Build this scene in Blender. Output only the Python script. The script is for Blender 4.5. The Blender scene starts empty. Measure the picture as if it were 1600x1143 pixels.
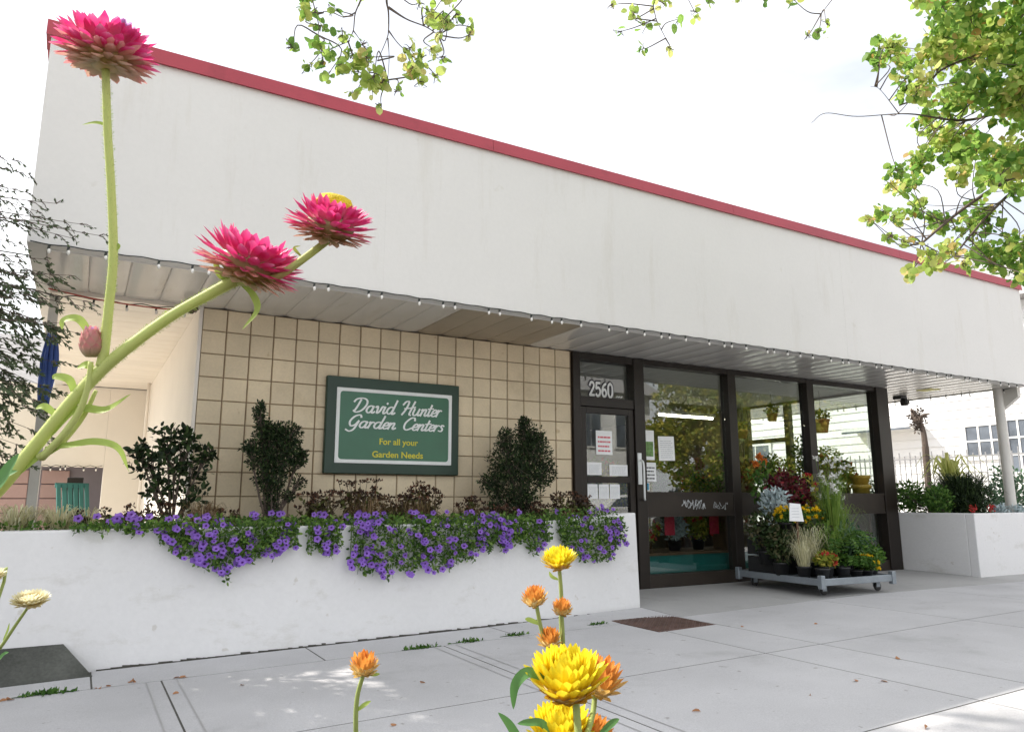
import bpy, math, random
import numpy as np
from mathutils import Vector, Matrix, Quaternion

rad = math.radians
sc = bpy.context.scene
rng = np.random.default_rng(7)
random.seed(7)

# ------------------------------------------------------------------ camera
F_PX, PITCH, ROLL, YAW = 1156.44, .1805, -.0013, .5232
CAM = np.array([-.7979, -6.7658, 1.0736])
_f = np.array([math.sin(YAW)*math.cos(PITCH), math.cos(YAW)*math.cos(PITCH), math.sin(PITCH)])
_r = np.array([math.cos(YAW), -math.sin(YAW), 0.0])
_u = np.cross(_r, _f)
RT = math.cos(ROLL)*_r + math.sin(ROLL)*_u
UP = -math.sin(ROLL)*_r + math.cos(ROLL)*_u
FW = _f
cd = bpy.data.cameras.new('camera')
cam = bpy.data.objects.new('camera', cd)
sc.collection.objects.link(cam)
cd.sensor_width = 36.0
cd.lens = F_PX/1600*36
cd.clip_start = .02
cd.clip_end = 600
cam.matrix_world = Matrix(((RT[0], UP[0], -FW[0], CAM[0]), (RT[1], UP[1], -FW[1], CAM[1]),
                           (RT[2], UP[2], -FW[2], CAM[2]), (0, 0, 0, 1)))
sc.camera = cam


def ray(px, py):
    return ((px-800)*RT - (py-571.5)*UP)/F_PX + FW


def A(px, py, depth):
    """world point seen at a photo pixel, at a distance along the view axis"""
    return CAM + ray(px, py)*depth


def on(px, py, ax, val):
    d = ray(px, py)
    return CAM + d*((val-CAM[ax])/d[ax])


# ------------------------------------------------------------------ light
SUN_EL, SUN_AZ = rad(43), rad(-46)          # azimuth from +Y, negative = towards -X
sdir = Vector((math.sin(SUN_AZ)*math.cos(SUN_EL), math.cos(SUN_AZ)*math.cos(SUN_EL), math.sin(SUN_EL)))
w = bpy.data.worlds.new('World')
sc.world = w
w.use_nodes = True
nt = w.node_tree
nt.nodes.clear()
wo = nt.nodes.new('ShaderNodeOutputWorld')
bg = nt.nodes.new('ShaderNodeBackground')
sky = nt.nodes.new('ShaderNodeTexSky')
sky.sky_type = 'NISHITA'
sky.sun_disc = False
sky.sun_elevation = SUN_EL
sky.sun_rotation = SUN_AZ
sky.air_density = 1.0
sky.dust_density = 3.0
tc = nt.nodes.new('ShaderNodeTexCoord')
mp = nt.nodes.new('ShaderNodeMapping')
mp.inputs['Scale'].default_value = (1, 1, 3)
ns = nt.nodes.new('ShaderNodeTexNoise')
ns.inputs['Scale'].default_value = 1.6
ns.inputs['Detail'].default_value = 6
cr = nt.nodes.new('ShaderNodeValToRGB')
cr.color_ramp.elements[0].position = .25
cr.color_ramp.elements[0].color = (.25, .25, .25, 1)
cr.color_ramp.elements[1].position = .62
cr.color_ramp.elements[1].color = (.95, .95, .95, 1)
mx = nt.nodes.new('ShaderNodeMix')
mx.data_type = 'RGBA'
mx.inputs[7].default_value = (10.5, 10.6, 10.8, 1)      # thin bright cloud
nt.links.new(tc.outputs['Generated'], mp.inputs['Vector'])
nt.links.new(mp.outputs['Vector'], ns.inputs['Vector'])
nt.links.new(ns.outputs['Fac'], cr.inputs['Fac'])
nt.links.new(cr.outputs['Color'], mx.inputs[0])
nt.links.new(sky.outputs['Color'], mx.inputs[6])
nt.links.new(mx.outputs[2], bg.inputs['Color'])
bg.inputs['Strength'].default_value = .09
nt.links.new(bg.outputs['Background'], wo.inputs['Surface'])

sl = bpy.data.lights.new('sun', 'SUN')
sl.energy = 4.0
sl.angle = rad(.5)
sl.color = (1, .94, .85)
so = bpy.data.objects.new('sun', sl)
sc.collection.objects.link(so)
so.rotation_euler = sdir.to_track_quat('Z', 'Y').to_euler()
so.location = (-8, 8, 12)

sc.view_settings.view_transform = 'Standard'
sc.view_settings.look = 'None'
sc.view_settings.gamma = 1
sc.view_settings.exposure = .92
sc.cycles.max_bounces = 10
sc.cycles.transparent_max_bounces = 16
sc.cycles.caustics_reflective = False
sc.cycles.caustics_refractive = False


# ------------------------------------------------------------------ materials
def newmat(name):
    m = bpy.data.materials.new(name)
    m.use_nodes = True
    n = m.node_tree
    n.nodes.clear()
    out = n.nodes.new('ShaderNodeOutputMaterial')
    return m, n, out


def noise(n, scale, detail=4, rough=.55, vec=None, coord='Object'):
    t = n.nodes.new('ShaderNodeTexNoise')
    t.inputs['Scale'].default_value = scale
    t.inputs['Detail'].default_value = detail
    t.inputs['Roughness'].default_value = rough
    c = n.nodes.new('ShaderNodeTexCoord')
    src = c.outputs[coord]
    if vec:
        mpp = n.nodes.new('ShaderNodeMapping')
        mpp.inputs['Scale'].default_value = vec
        n.links.new(src, mpp.inputs['Vector'])
        src = mpp.outputs['Vector']
    n.links.new(src, t.inputs['Vector'])
    return t


def ramp(n, fac, stops):
    r = n.nodes.new('ShaderNodeValToRGB')
    e = r.color_ramp.elements
    while len(e) < len(stops):
        e.new(.5)
    for k, (p, c) in enumerate(stops):
        e[k].position = p
        e[k].color = (*c, 1)
    n.links.new(fac, r.inputs['Fac'])
    return r


def mul(n, a, b):
    m = n.nodes.new('ShaderNodeMix')
    m.data_type = 'RGBA'
    m.blend_type = 'MULTIPLY'
    m.inputs[0].default_value = 1
    n.links.new(a, m.inputs[6])
    n.links.new(b, m.inputs[7])
    return m.outputs[2]


def surf(name, col, rough=.7, var=.12, scale=3., spec=.5, metal=0., bump=0., bscale=60., fine=.05, fscale=90.,
         island=0., stretch=None, stains=None, emis=None, spots=None):
    """painted / mineral surface with large and small colour variation"""
    m, n, out = newmat(name)
    p = n.nodes.new('ShaderNodeBsdfPrincipled')
    c = np.array(col)
    t = noise(n, scale, 5, .6, stretch)
    r1 = ramp(n, t.outputs['Fac'], [(.3, tuple(c*(1-var))), (.7, tuple(np.minimum(c*(1+var), 1)))])
    o = r1.outputs['Color']
    if fine:
        t2 = noise(n, fscale, 3)
        r2 = ramp(n, t2.outputs['Fac'], [(.3, (1-fine,)*3), (.7, (1., 1., 1.))])
        o = mul(n, o, r2.outputs['Color'])
    if island:
        g = n.nodes.new('ShaderNodeNewGeometry')
        r3 = ramp(n, g.outputs['Random Per Island'], [(0, (1-island,)*3), (1, (1., 1., 1.))])
        o = mul(n, o, r3.outputs['Color'])
    if stains:
        t3 = noise(n, stains[0], 6, .7, stains[2] if len(stains) > 2 else None)
        r4 = ramp(n, t3.outputs['Fac'], [(.0, (1, 1, 1)), (.56, (1, 1, 1)), (.74, stains[1])])
        o = mul(n, o, r4.outputs['Color'])
    if spots:
        t5 = noise(n, spots[0], 3, .5)
        r5 = ramp(n, t5.outputs['Fac'], [(.0, (1, 1, 1)), (spots[1], (1, 1, 1)), (spots[1]+.05, spots[2])])
        o = mul(n, o, r5.outputs['Color'])
    n.links.new(o, p.inputs['Base Color'])
    p.inputs['Roughness'].default_value = rough
    p.inputs['Specular IOR Level'].default_value = spec
    p.inputs['Metallic'].default_value = metal
    if emis:
        p.inputs['Emission Color'].default_value = (*emis[0], 1)
        p.inputs['Emission Strength'].default_value = emis[1]
    if bump:
        tb = noise(n, bscale, 4)
        b = n.nodes.new('ShaderNodeBump')
        b.inputs['Strength'].default_value = bump
        b.inputs['Distance'].default_value = .004
        n.links.new(tb.outputs['Fac'], b.inputs['Height'])
        n.links.new(b.outputs['Normal'], p.inputs['Normal'])
    n.links.new(p.outputs['BSDF'], out.inputs['Surface'])
    return m


def leafmat(name, stops, trans=.35, rough=.5, spec=.3, attr=None):
    """leaf or petal: colour by random per leaf (or by attribute t along the petal), part of the light shines through"""
    m, n, out = newmat(name)
    p = n.nodes.new('ShaderNodeBsdfPrincipled')
    g = n.nodes.new('ShaderNodeNewGeometry')
    if attr:
        a = n.nodes.new('ShaderNodeAttribute')
        a.attribute_name = 't'
        r = ramp(n, a.outputs['Fac'], stops)
        r3 = ramp(n, g.outputs['Random Per Island'], [(0, (.75, .75, .75)), (1, (1., 1., 1.))])
        o = mul(n, r.outputs['Color'], r3.outputs['Color'])
    else:
        o = ramp(n, g.outputs['Random Per Island'], stops).outputs['Color']
    n.links.new(o, p.inputs['Base Color'])
    p.inputs['Roughness'].default_value = rough
    p.inputs['Specular IOR Level'].default_value = spec
    tr = n.nodes.new('ShaderNodeBsdfTranslucent')
    n.links.new(o, tr.inputs['Color'])
    mix = n.nodes.new('ShaderNodeMixShader')
    mix.inputs[0].default_value = trans
    n.links.new(p.outputs['BSDF'], mix.inputs[1])
    n.links.new(tr.outputs['BSDF'], mix.inputs[2])
    n.links.new(mix.outputs[0], out.inputs['Surface'])
    return m


def glassmat(name, ior=1.95, tint=(.93, .96, .94)):
    m, n, out = newmat(name)
    t = n.nodes.new('ShaderNodeBsdfTransparent')
    t.inputs['Color'].default_value = (*tint, 1)
    g = n.nodes.new('ShaderNodeBsdfGlossy')
    g.inputs['Roughness'].default_value = .01
    fr = n.nodes.new('ShaderNodeFresnel')
    ge = n.nodes.new('ShaderNodeNewGeometry')   # same reflectance from either side of a face
    ad = n.nodes.new('ShaderNodeMapRange')
    ad.inputs[3].default_value = ior
    ad.inputs[4].default_value = 1/ior
    n.links.new(ge.outputs['Backfacing'], ad.inputs[0])
    n.links.new(ad.outputs[0], fr.inputs['IOR'])
    mi = n.nodes.new('ShaderNodeMixShader')
    n.links.new(fr.outputs[0], mi.inputs[0])
    n.links.new(t.outputs[0], mi.inputs[1])
    n.links.new(g.outputs[0], mi.inputs[2])
    n.links.new(mi.outputs[0], out.inputs['Surface'])
    return m


M = {}
M['fascia'] = surf('fascia_paint', (.74, .725, .70), .75, .025, .9, bump=.25, bscale=45, fine=.025, fscale=25,
                   stains=(2.6, (.90, .885, .85), (1, 1, .14)), spots=(5.5, .70, (.93, .92, .90)))
M['coping'] = surf('red_metal', (.40, .040, .062), .42, .12, 1.2, fine=.05, stains=(2.5, (.75, .72, .72)))
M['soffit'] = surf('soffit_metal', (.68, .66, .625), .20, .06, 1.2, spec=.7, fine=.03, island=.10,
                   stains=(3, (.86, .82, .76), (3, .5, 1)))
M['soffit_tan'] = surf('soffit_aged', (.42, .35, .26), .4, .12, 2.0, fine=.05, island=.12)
M['bceil'] = surf('passage_ceiling', (.87, .81, .73), .4, .04, 1.5, fine=.02, island=.05)
M['cream'] = surf('cream_wall', (.88, .82, .745), .7, .04, 1.2, fine=.03, bump=.15)
M['tile'] = surf('cream_block', (.78, .65, .455), .55, .10, 2.2, fine=.09, fscale=50, island=.14, bump=.3, bscale=30,
                 stains=(1.3, (.80, .77, .72)), spots=(9, .69, (.80, .74, .66)))
M['grout'] = surf('brown_grout', (.24, .175, .115), .9, .2, 4)
M['planter'] = surf('planter_paint', (.76, .755, .76), .75, .03, 1.1, fine=.04, fscale=30, bump=.35, bscale=35,
                    stains=(2.2, (.82, .81, .77), (1, 1, 2)), spots=(11, .70, (.84, .82, .78)))
M['dark_frame'] = surf('bronze_frame', (.018, .013, .010), .38, .2, 3, spec=.35, fine=.1)
M['mid_panel'] = surf('bronze_panel', (.032, .024, .018), .5, .25, 2, spec=.35, fine=.15, stains=(5, (.7, .7, .7)))
M['post'] = surf('post_paint', (.62, .60, .56), .5, .08, 3)
M['roof'] = surf('roof_felt', (.12, .12, .12), .9, .2, 2)
M['conc'] = surf('sidewalk_concrete', (.535, .53, .54), .85, .12, .7, fine=.2, fscale=140, island=.05, bump=.35, bscale=120,
                 stains=(1.2, (.80, .80, .79)), spots=(16, .70, (.66, .64, .62)))
M['conc2'] = surf('apron_concrete', (.40, .395, .39), .8, .10, 1.0, fine=.15, fscale=120, bump=.3, bscale=100,
                  stains=(2, (.75, .75, .75)))
M['conc_dark'] = surf('mossy_concrete', (.085, .088, .078), .9, .35, 3, fine=.3, fscale=60, bump=.5,
                      stains=(5, (.55, .6, .5)))
M['joint'] = surf('joint_dirt', (.085, .08, .07), .95, .3, 9)
M['asphalt'] = surf('asphalt', (.055, .055, .057), .9, .2, 3, fine=.3, fscale=200)
M['soil'] = surf('dark_soil', (.045, .032, .022), .95, .4, 12, bump=.8, bscale=60)
M['dirt'] = surf('yard_gravel', (.56, .52, .46), .9, .2, 2, fine=.2)
M['rust'] = surf('rusty_iron', (.12, .07, .055), .7, .3, 8, fine=.25, bump=.4)
M['glass'] = glassmat('window_glass')
M['white'] = surf('white_paint', (.80, .80, .79), .5, .04, 3)
M['house_w'] = surf('white_clapboard', (.82, .82, .82), .6, .04, 1.5, fine=.03)
M['pane_dark'] = surf('dark_pane', (.12, .14, .17), .08, .4, 1.5, spec=.8, fine=0)
M['sign_dark'] = surf('sign_border_green', (.006, .036, .020), .4, .15, 4, fine=.08)
M['sign_green'] = surf('sign_panel_green', (.012, .125, .062), .3, .12, 2.5, spec=.6, fine=.05)
M['sign_white'] = surf('sign_white', (.80, .82, .82), .45, .05, 5, fine=.05)
M['sign_yellow'] = surf('sign_yellow', (.62, .56, .03), .45, .06, 5, fine=.05)
M['black'] = surf('black_plastic', (.018, .018, .019), .45, .2, 5)
M['galv'] = surf('galvanised_steel', (.33, .37, .41), .4, .12, 5, metal=.55, fine=.12, fscale=60)
M['rubber'] = surf('rubber', (.03, .03, .03), .7, .2, 9)
M['teal'] = surf('teal_cloth', (.010, .16, .15), .7, .15, 4)
M['green_paint'] = surf('teal_chair_paint', (.06, .22, .20), .5, .1, 6)
M['redcloth'] = surf('red_cloth', (.55, .03, .07), .7, .15, 7)
M['terra'] = surf('terracotta', (.55, .20, .07), .7, .12, 6)
M['yellowpot'] = surf('yellow_glaze', (.72, .42, .07), .35, .1, 6)
M['paper'] = surf('paper', (.84, .85, .86), .8, .04, 9, fine=.03)
M['print_grey'] = surf('print_grey', (.35, .38, .42), .8, .2, 30)
M['print_red'] = surf('print_red', (.65, .12, .16), .8, .2, 30)
M['print_black'] = surf('print_black', (.05, .05, .06), .8, .2, 30)
M['print_green'] = surf('print_green', (.16, .28, .10), .8, .5, 25)
M['print_blue'] = surf('print_blue', (.03, .30, .48), .6, .2, 20)
M['wire'] = surf('dark_wire', (.03, .035, .03), .6, .2, 9)
M['redwire'] = surf('red_cable', (.45, .07, .05), .5, .1, 9)
M['bulb'] = surf('bulb_glass', (.85, .83, .78), .1, .05, 9, spec=.8)
M['bark'] = surf('bark', (.10, .075, .06), .9, .3, 20, bump=.8, bscale=60)
M['twig'] = surf('twig', (.12, .09, .075), .85, .3, 30)
M['blue'] = surf('blue_cloth', (.05, .10, .34), .8, .25, 6)
M['pink_wall'] = surf('pink_siding', (.55, .36, .32), .7, .06, 2, fine=.05)
M['mauve_wall'] = surf('mauve_siding', (.30, .26, .28), .7, .08, 2)
M['shingle'] = surf('grey_shingle', (.34, .33, .33), .9, .12, 4, fine=.25, fscale=12, stretch=(1, 5, 5))
M['lamp'] = surf('lamp_tube', (.9, .9, .85), .5, .02, 3, emis=((1, .93, .72), 9.0))
M['ceil_in'] = surf('shop_ceiling', (.60, .59, .56), .6, .04, 1.5)
M['floor_in'] = surf('shop_floor', (.14, .12, .10), .5, .2, 2)
M['wall_in'] = surf('shop_wall', (.20, .17, .14), .8, .15, 1.5)
M['wood'] = surf('brown_wood', (.13, .075, .04), .7, .25, 6, stretch=(1, 1, .2))
M['chalk'] = surf('white_scrawl', (.50, .52, .53), .8, .4, 40)
M['carpaint'] = surf('white_car_paint', (.78, .78, .78), .25, .02, 2, spec=.7)

G = lambda *c: c
M['leaf_tree'] = leafmat('linden_leaf', [(0, (.13, .27, .05)), (.5, (.27, .44, .09)), (.85, (.44, .56, .14)),
                                         (.97, (.55, .56, .14)), (1, (.60, .34, .10))], .62)
M['leaf_tree2'] = leafmat('linden_leaf_yellowing', [(0, (.28, .42, .08)), (.5, (.46, .58, .14)), (.85, (.66, .66, .24)),
                                                    (1, (.68, .46, .20))], .62)
M['leaf_auto'] = leafmat('autumn_leaf', [(0, (.12, .20, .03)), (.5, (.30, .34, .05)), (1, (.55, .45, .08))], .35)
M['leaf_dark'] = leafmat('evergreen_leaf', [(0, (.006, .014, .005)), (.6, (.018, .036, .012)), (1, (.06, .10, .03))], .14, .55, .25)
M['leaf_conifer'] = leafmat('conifer_spray', [(0, (.05, .08, .04)), (1, (.15, .20, .10))], .3)
M['leaf_petunia'] = leafmat('petunia_leaf', [(0, (.04, .10, .02)), (.6, (.11, .21, .04)), (1, (.22, .34, .07))], .35)
M['violet'] = leafmat('violet_petal', [(0, (.17, .07, .45)), (.6, (.30, .15, .62)), (1, (.50, .33, .78))], .35, .6)
M['throat'] = leafmat('violet_throat', [(0, (.09, .02, .20)), (1, (.14, .04, .28))], .2)
M['lightviolet'] = leafmat('pale_violet', [(0, (.50, .38, .75)), (1, (.62, .5, .8))], .3)
M['sedum_head'] = leafmat('dry_seed_head', [(0, (.025, .016, .012)), (.7, (.06, .035, .022)), (1, (.16, .07, .04))], .05, .8)
M['sedum_leaf'] = leafmat('bronze_leaf', [(0, (.06, .045, .02)), (.6, (.11, .09, .035)), (1, (.14, .18, .05))], .25)
M['drygrass'] = leafmat('dry_grass', [(0, (.10, .06, .035)), (.6, (.22, .14, .07)), (1, (.35, .26, .13))], .25)
M['creamgrass'] = leafmat('cream_grass', [(0, (.36, .35, .18)), (.6, (.66, .63, .40)), (1, (.85, .82, .62))], .4)
M['leaf_deep'] = leafmat('deep_leaf', [(0, (.02, .045, .012)), (.6, (.05, .08, .025)), (1, (.12, .10, .05))], .25)
M['green1'] = leafmat('mid_green_leaf', [(0, (.03, .09, .015)), (.6, (.08, .18, .03)), (1, (.18, .30, .06))], .35)
M['green2'] = leafmat('fresh_green_blade', [(0, (.10, .22, .03)), (1, (.30, .42, .08))], .45)
M['green3'] = leafmat('blue_green_leaf', [(0, (.04, .10, .05)), (1, (.14, .24, .14))], .3)
M['silver'] = leafmat('silver_leaf', [(0, (.28, .36, .38)), (1, (.55, .64, .66))], .2)
M['burgundy'] = leafmat('burgundy_leaf', [(0, (.05, .008, .012)), (.7, (.13, .018, .026)), (1, (.32, .04, .05))], .3)
M['yellowfl'] = leafmat('yellow_floret', [(0, (.70, .42, .01)), (1, (.90, .68, .02))], .3)
M['whitefl'] = leafmat('white_floret', [(0, (.75, .75, .72)), (1, (.85, .85, .82))], .3)
M['orangefl'] = leafmat('orange_floret', [(0, (.65, .16, .03)), (1, (.8, .35, .08))], .3)
M['redfl'] = leafmat('red_floret', [(0, (.45, .02, .03)), (1, (.65, .08, .06))], .3)
M['fallen'] = leafmat('fallen_leaf', [(0, (.22, .10, .05)), (.6, (.40, .20, .10)), (1, (.55, .34, .18))], .1, .8)
# strawflowers
M['pink'] = leafmat('pink_bract', [(0, (.90, .66, .58)), (.25, (.90, .30, .44)), (.55, (.86, .05, .26)), (.8, (.90, .14, .38)), (1, (.95, .42, .60))],
                    .42, .35, .5, attr=True)
M['tanbract'] = leafmat('tan_bract', [(0, (.56, .50, .24)), (.5, (.82, .58, .42)), (1, (.84, .30, .34))], .45, .4, .5, attr=True)
M['yellowp'] = leafmat('yellow_bract', [(0, (.90, .50, .02)), (.5, (.96, .74, .02)), (1, (.97, .84, .05))], .4, .35, .5, attr=True)
M['yellowb'] = leafmat('amber_bract', [(0, (.80, .50, .12)), (.6, (.93, .58, .06)), (1, (.95, .70, .05))], .4, .4, .5, attr=True)
M['orangep'] = leafmat('orange_bract', [(0, (.92, .78, .40)), (.5, (.92, .58, .14)), (1, (.86, .34, .07))], .4, .4, .5, attr=True)
M['creamp'] = leafmat('cream_bract', [(0, (.65, .50, .20)), (.5, (.88, .80, .48)), (1, (.92, .88, .65))], .4, .4, .5, attr=True)
M['mauvep'] = leafmat('mauve_bract', [(0, (.75, .35, .60)), (1, (.70, .42, .75))], .4, .35, .5, attr=True)
M['disc'] = surf('yellow_disc', (.90, .62, .02), .8, .2, 300, bump=.8, bscale=900)
M['stem'] = leafmat('pale_stem', [(0, (.56, .62, .22)), (1, (.62, .68, .26))], .25, .6)
M['stem2'] = leafmat('green_stem', [(0, (.26, .34, .09)), (1, (.36, .42, .14))], .15, .6)
M['blade'] = leafmat('strawflower_leaf', [(0, (.24, .40, .08)), (1, (.48, .56, .14))], .4)
M['blade2'] = leafmat('strawflower_leaf_dark', [(0, (.08, .22, .07)), (1, (.14, .30, .09))], .3)


# ------------------------------------------------------------------ mesh builder
class MB:
    def __init__(s):
        s.v = []
        s.f = []
        s.m = []
        s.t = []
        s.n = 0

    def add(s, V, Fc, mi=0, t=None):
        V = np.asarray(V, float)
        s.v.append(V)
        s.f.extend([tuple(i+s.n for i in f) for f in Fc])
        s.m.extend([mi]*len(Fc))
        s.t.append(np.zeros(len(V)) if t is None else np.asarray(t, float))
        s.n += len(V)
        return s

    def box(s, x0, x1, y0, y1, z0, z1, mi=0, bev=0.):
        if bev <= 0:
            V = [(x, y, z) for z in (z0, z1) for y in (y0, y1) for x in (x0, x1)]
            return s.add(V, [(0, 2, 3, 1), (4, 5, 7, 6), (0, 1, 5, 4), (2, 6, 7, 3), (0, 4, 6, 2), (1, 3, 7, 5)], mi)
        b = min(bev, (x1-x0)/2.01, (y1-y0)/2.01, (z1-z0)/2.01)
        V = []
        lo = (x0, y0, z0)
        hi = (x1, y1, z1)
        idx = {}
        for sx in (0, 1):
            for sy in (0, 1):
                for sz in (0, 1):
                    for ax in range(3):
                        p = [hi[k] if q else lo[k] for k, q in enumerate((sx, sy, sz))]
                        for k, q in enumerate((sx, sy, sz)):
                            if k != ax:
                                p[k] += -b if q else b
                        idx[(sx, sy, sz, ax)] = len(V)
                        V.append(p)
        Fs = []
        for ax in range(3):
            o = [k for k in range(3) if k != ax]
            for sd in (0, 1):
                q = []
                for a, c in ((0, 0), (1, 0), (1, 1), (0, 1)):
                    k = [0, 0, 0]
                    k[ax] = sd
                    k[o[0]] = a
                    k[o[1]] = c
                    q.append(idx[(*k, ax)])
                Fs.append(q)
        for ax in range(3):
            o = [k for k in range(3) if k != ax]
            for a in (0, 1):
                for c in (0, 1):
                    k0 = [0, 0, 0]
                    k1 = [0, 0, 0]
                    for k, e in ((k0, 0), (k1, 1)):
                        k[ax] = e
                        k[o[0]] = a
                        k[o[1]] = c
                    Fs.append([idx[(*k0, o[0])], idx[(*k1, o[0])], idx[(*k1, o[1])], idx[(*k0, o[1])]])
        for sx in (0, 1):
            for sy in (0, 1):
                for sz in (0, 1):
                    Fs.append([idx[(sx, sy, sz, ax)] for ax in range(3)])
        return s.add(V, Fs, mi)

    def quad(s, a, b, c, d, mi=0):
        return s.add([a, b, c, d], [(0, 1, 2, 3)], mi)

    def prism(s, pts, axis, a, b, mi=0):
        """polygon pts in the two other axes, extruded from a to b along axis"""
        n = len(pts)
        V = []
        for e in (a, b):
            for p in pts:
                q = list(p)
                q.insert(axis, e)
                V.append(q)
        Fs = [tuple(range(n))[::-1], tuple(range(n, 2*n))] + [(i, (i+1) % n, n+(i+1) % n, n+i) for i in range(n)]
        return s.add(V, Fs, mi)

    def tube(s, pts, r, seg=8, mi=0, cap=True):
        P = [np.asarray(p, float) for p in pts]
        n = len(P)
        R = np.full(n, r) if np.isscalar(r) else np.interp(np.linspace(0, 1, n), np.linspace(0, 1, len(r)), r)
        V = []
        nrm = None
        for i in range(n):
            d = P[min(i+1, n-1)]-P[max(i-1, 0)]
            d = d/(np.linalg.norm(d)+1e-12)
            if nrm is None:
                a = np.array([0, 0, 1.]) if abs(d[2]) < .9 else np.array([1., 0, 0])
                nrm = np.cross(d, a)
            nrm = nrm-d*(nrm@d)
            nrm /= np.linalg.norm(nrm)+1e-12
            bn = np.cross(d, nrm)
            for k in range(seg):
                a = 2*math.pi*k/seg
                V.append(P[i]+R[i]*(math.cos(a)*nrm+math.sin(a)*bn))
        Fs = [(i*seg+k, i*seg+(k+1) % seg, (i+1)*seg+(k+1) % seg, (i+1)*seg+k) for i in range(n-1) for k in range(seg)]
        if cap:
            Fs += [tuple(range(seg))[::-1], tuple(range((n-1)*seg, n*seg))]
        return s.add(V, Fs, mi)

    def lathe(s, prof, c, seg=20, mi=0, axis=(0, 0, 1), t=None):
        """prof: (radius, height) list along axis"""
        ax = np.asarray(axis, float)
        ax /= np.linalg.norm(ax)
        a = np.array([1., 0, 0]) if abs(ax[0]) < .9 else np.array([0, 1., 0])
        e1 = np.cross(ax, a)
        e1 /= np.linalg.norm(e1)
        e2 = np.cross(ax, e1)
        V = []
        for r, h in prof:
            for k in range(seg):
                q = 2*math.pi*k/seg
                V.append(np.asarray(c)+ax*h+max(r, 1e-5)*(math.cos(q)*e1+math.sin(q)*e2))
        Fs = [(i*seg+k, i*seg+(k+1) % seg, (i+1)*seg+(k+1) % seg, (i+1)*seg+k) for i in range(len(prof)-1) for k in range(seg)]
        return s.add(V, Fs, mi)

    def build(s, name, mats, parent=None, smooth=False, local=False, bevel=0.):
        if not isinstance(mats, (list, tuple)):
            mats = [mats]
        V = np.concatenate(s.v) if s.v else np.zeros((0, 3))
        if parent is not None and not local:
            V = V-np.array(parent['_o'])
        me = bpy.data.meshes.new(name)
        me.from_pydata(V.tolist(), [], s.f)
        for m in mats:
            me.materials.append(M[m] if isinstance(m, str) else m)
        if len(mats) > 1:
            me.polygons.foreach_set('material_index', s.m)
        T = np.concatenate(s.t) if s.t else np.zeros(0)
        if T.any():
            at = me.attributes.new('t', 'FLOAT', 'POINT')
            at.data.foreach_set('value', T)
        if smooth:
            me.polygons.foreach_set('use_smooth', [True]*len(me.polygons))
        me.update()
        o = bpy.data.objects.new(name, me)
        sc.collection.objects.link(o)
        if parent is not None:
            o.parent = parent
        o['_o'] = parent['_o'] if parent is not None else (0., 0., 0.)
        if bevel:
            b = o.modifiers.new('bevel', 'BEVEL')
            b.width = bevel
            b.segments = 2
            b.limit_method = 'ANGLE'
        return o


def tag(o, label, cat, group=None):
    o['label'] = label
    o['category'] = cat
    if group:
        o['group'] = group
    return o


def thing(name, label, cat, loc=(0, 0, 0), group=None, rz=0.):
    o = bpy.data.objects.new(name, None)
    o.empty_display_size = .1
    sc.collection.objects.link(o)
    o.location = loc
    o.rotation_euler = (0, 0, rz)
    o['_o'] = tuple(float(x) for x in loc)
    return tag(o, label, cat, group)


def struct(o, kind='structure'):
    o['kind'] = kind
    return o


def copy_tree(o, parent=None):
    c = o.copy()
    sc.collection.objects.link(c)
    if parent:
        c.parent = parent
    for ch in list(o.children):
        copy_tree(ch, c)
    return c


def unit(v):
    v = np.asarray(v, float)
    return v/(np.linalg.norm(v)+1e-12)


def smoothpath(pts, n=6):
    P = [np.asarray(p, float) for p in pts]
    P = [2*P[0]-P[1]]+P+[2*P[-1]-P[-2]]
    out = []
    for i in range(1, len(P)-2):
        for k in range(n):
            t = k/n
            a, b, c, d = P[i-1:i+3]
            out.append(.5*((2*b)+(-a+c)*t+(2*a-5*b+4*c-d)*t*t+(-a+3*b-3*c+d)*t**3))
    out.append(P[-2])
    return out


def leaves(mb, P, D, size, wid=.6, fold=.25, mi=0, jit=.25, shape='oval', up=None):
    """many leaves: P base points, D growth directions, each a folded pointed oval with its own turn"""
    P = np.asarray(P, float).reshape(-1, 3)
    n = len(P)
    if n == 0:
        return
    D = np.asarray(D, float).reshape(-1, 3)
    D = D/(np.linalg.norm(D, axis=1, keepdims=True)+1e-9)
    rnd = rng.normal(size=(n, 3))
    S = np.cross(D, rnd)
    S /= np.linalg.norm(S, axis=1, keepdims=True)+1e-9
    N = np.cross(S, D)
    L = (size*(1+jit*rng.uniform(-1, 1, n)))[:, None]
    W = L*wid*.5
    if shape == 'oval':
        pr = [(0, 0), (.22, .8), (.55, 1.), (.85, .55), (1., 0)]
    elif shape == 'round':
        pr = [(0, .15), (.15, .85), (.45, 1.05), (.75, .8), (1., 0)]
    else:
        pr = [(0, .5), (.35, 1.), (.7, .7), (1., 0)]
    mid = []
    lf = []
    rt = []
    for t, wv in pr:
        c = P+D*L*t-N*L*.18*t*t
        mid.append(c)
        lf.append(c+S*W*wv+N*W*wv*fold)
        rt.append(c-S*W*wv+N*W*wv*fold)
    k = len(pr)
    V = np.stack(mid+lf+rt, axis=1).reshape(-1, 3)
    Fs = []
    base = np.arange(n)*(3*k)
    fl = []
    for i in range(k-1):
        fl.append((i, i+1, k+i+1, k+i))
        fl.append((i, 2*k+i, 2*k+i+1, i+1))
    Fa = (base[:, None, None]+np.array(fl)[None]).reshape(-1, 4)
    mb.add(V, Fa.tolist(), mi)


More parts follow.
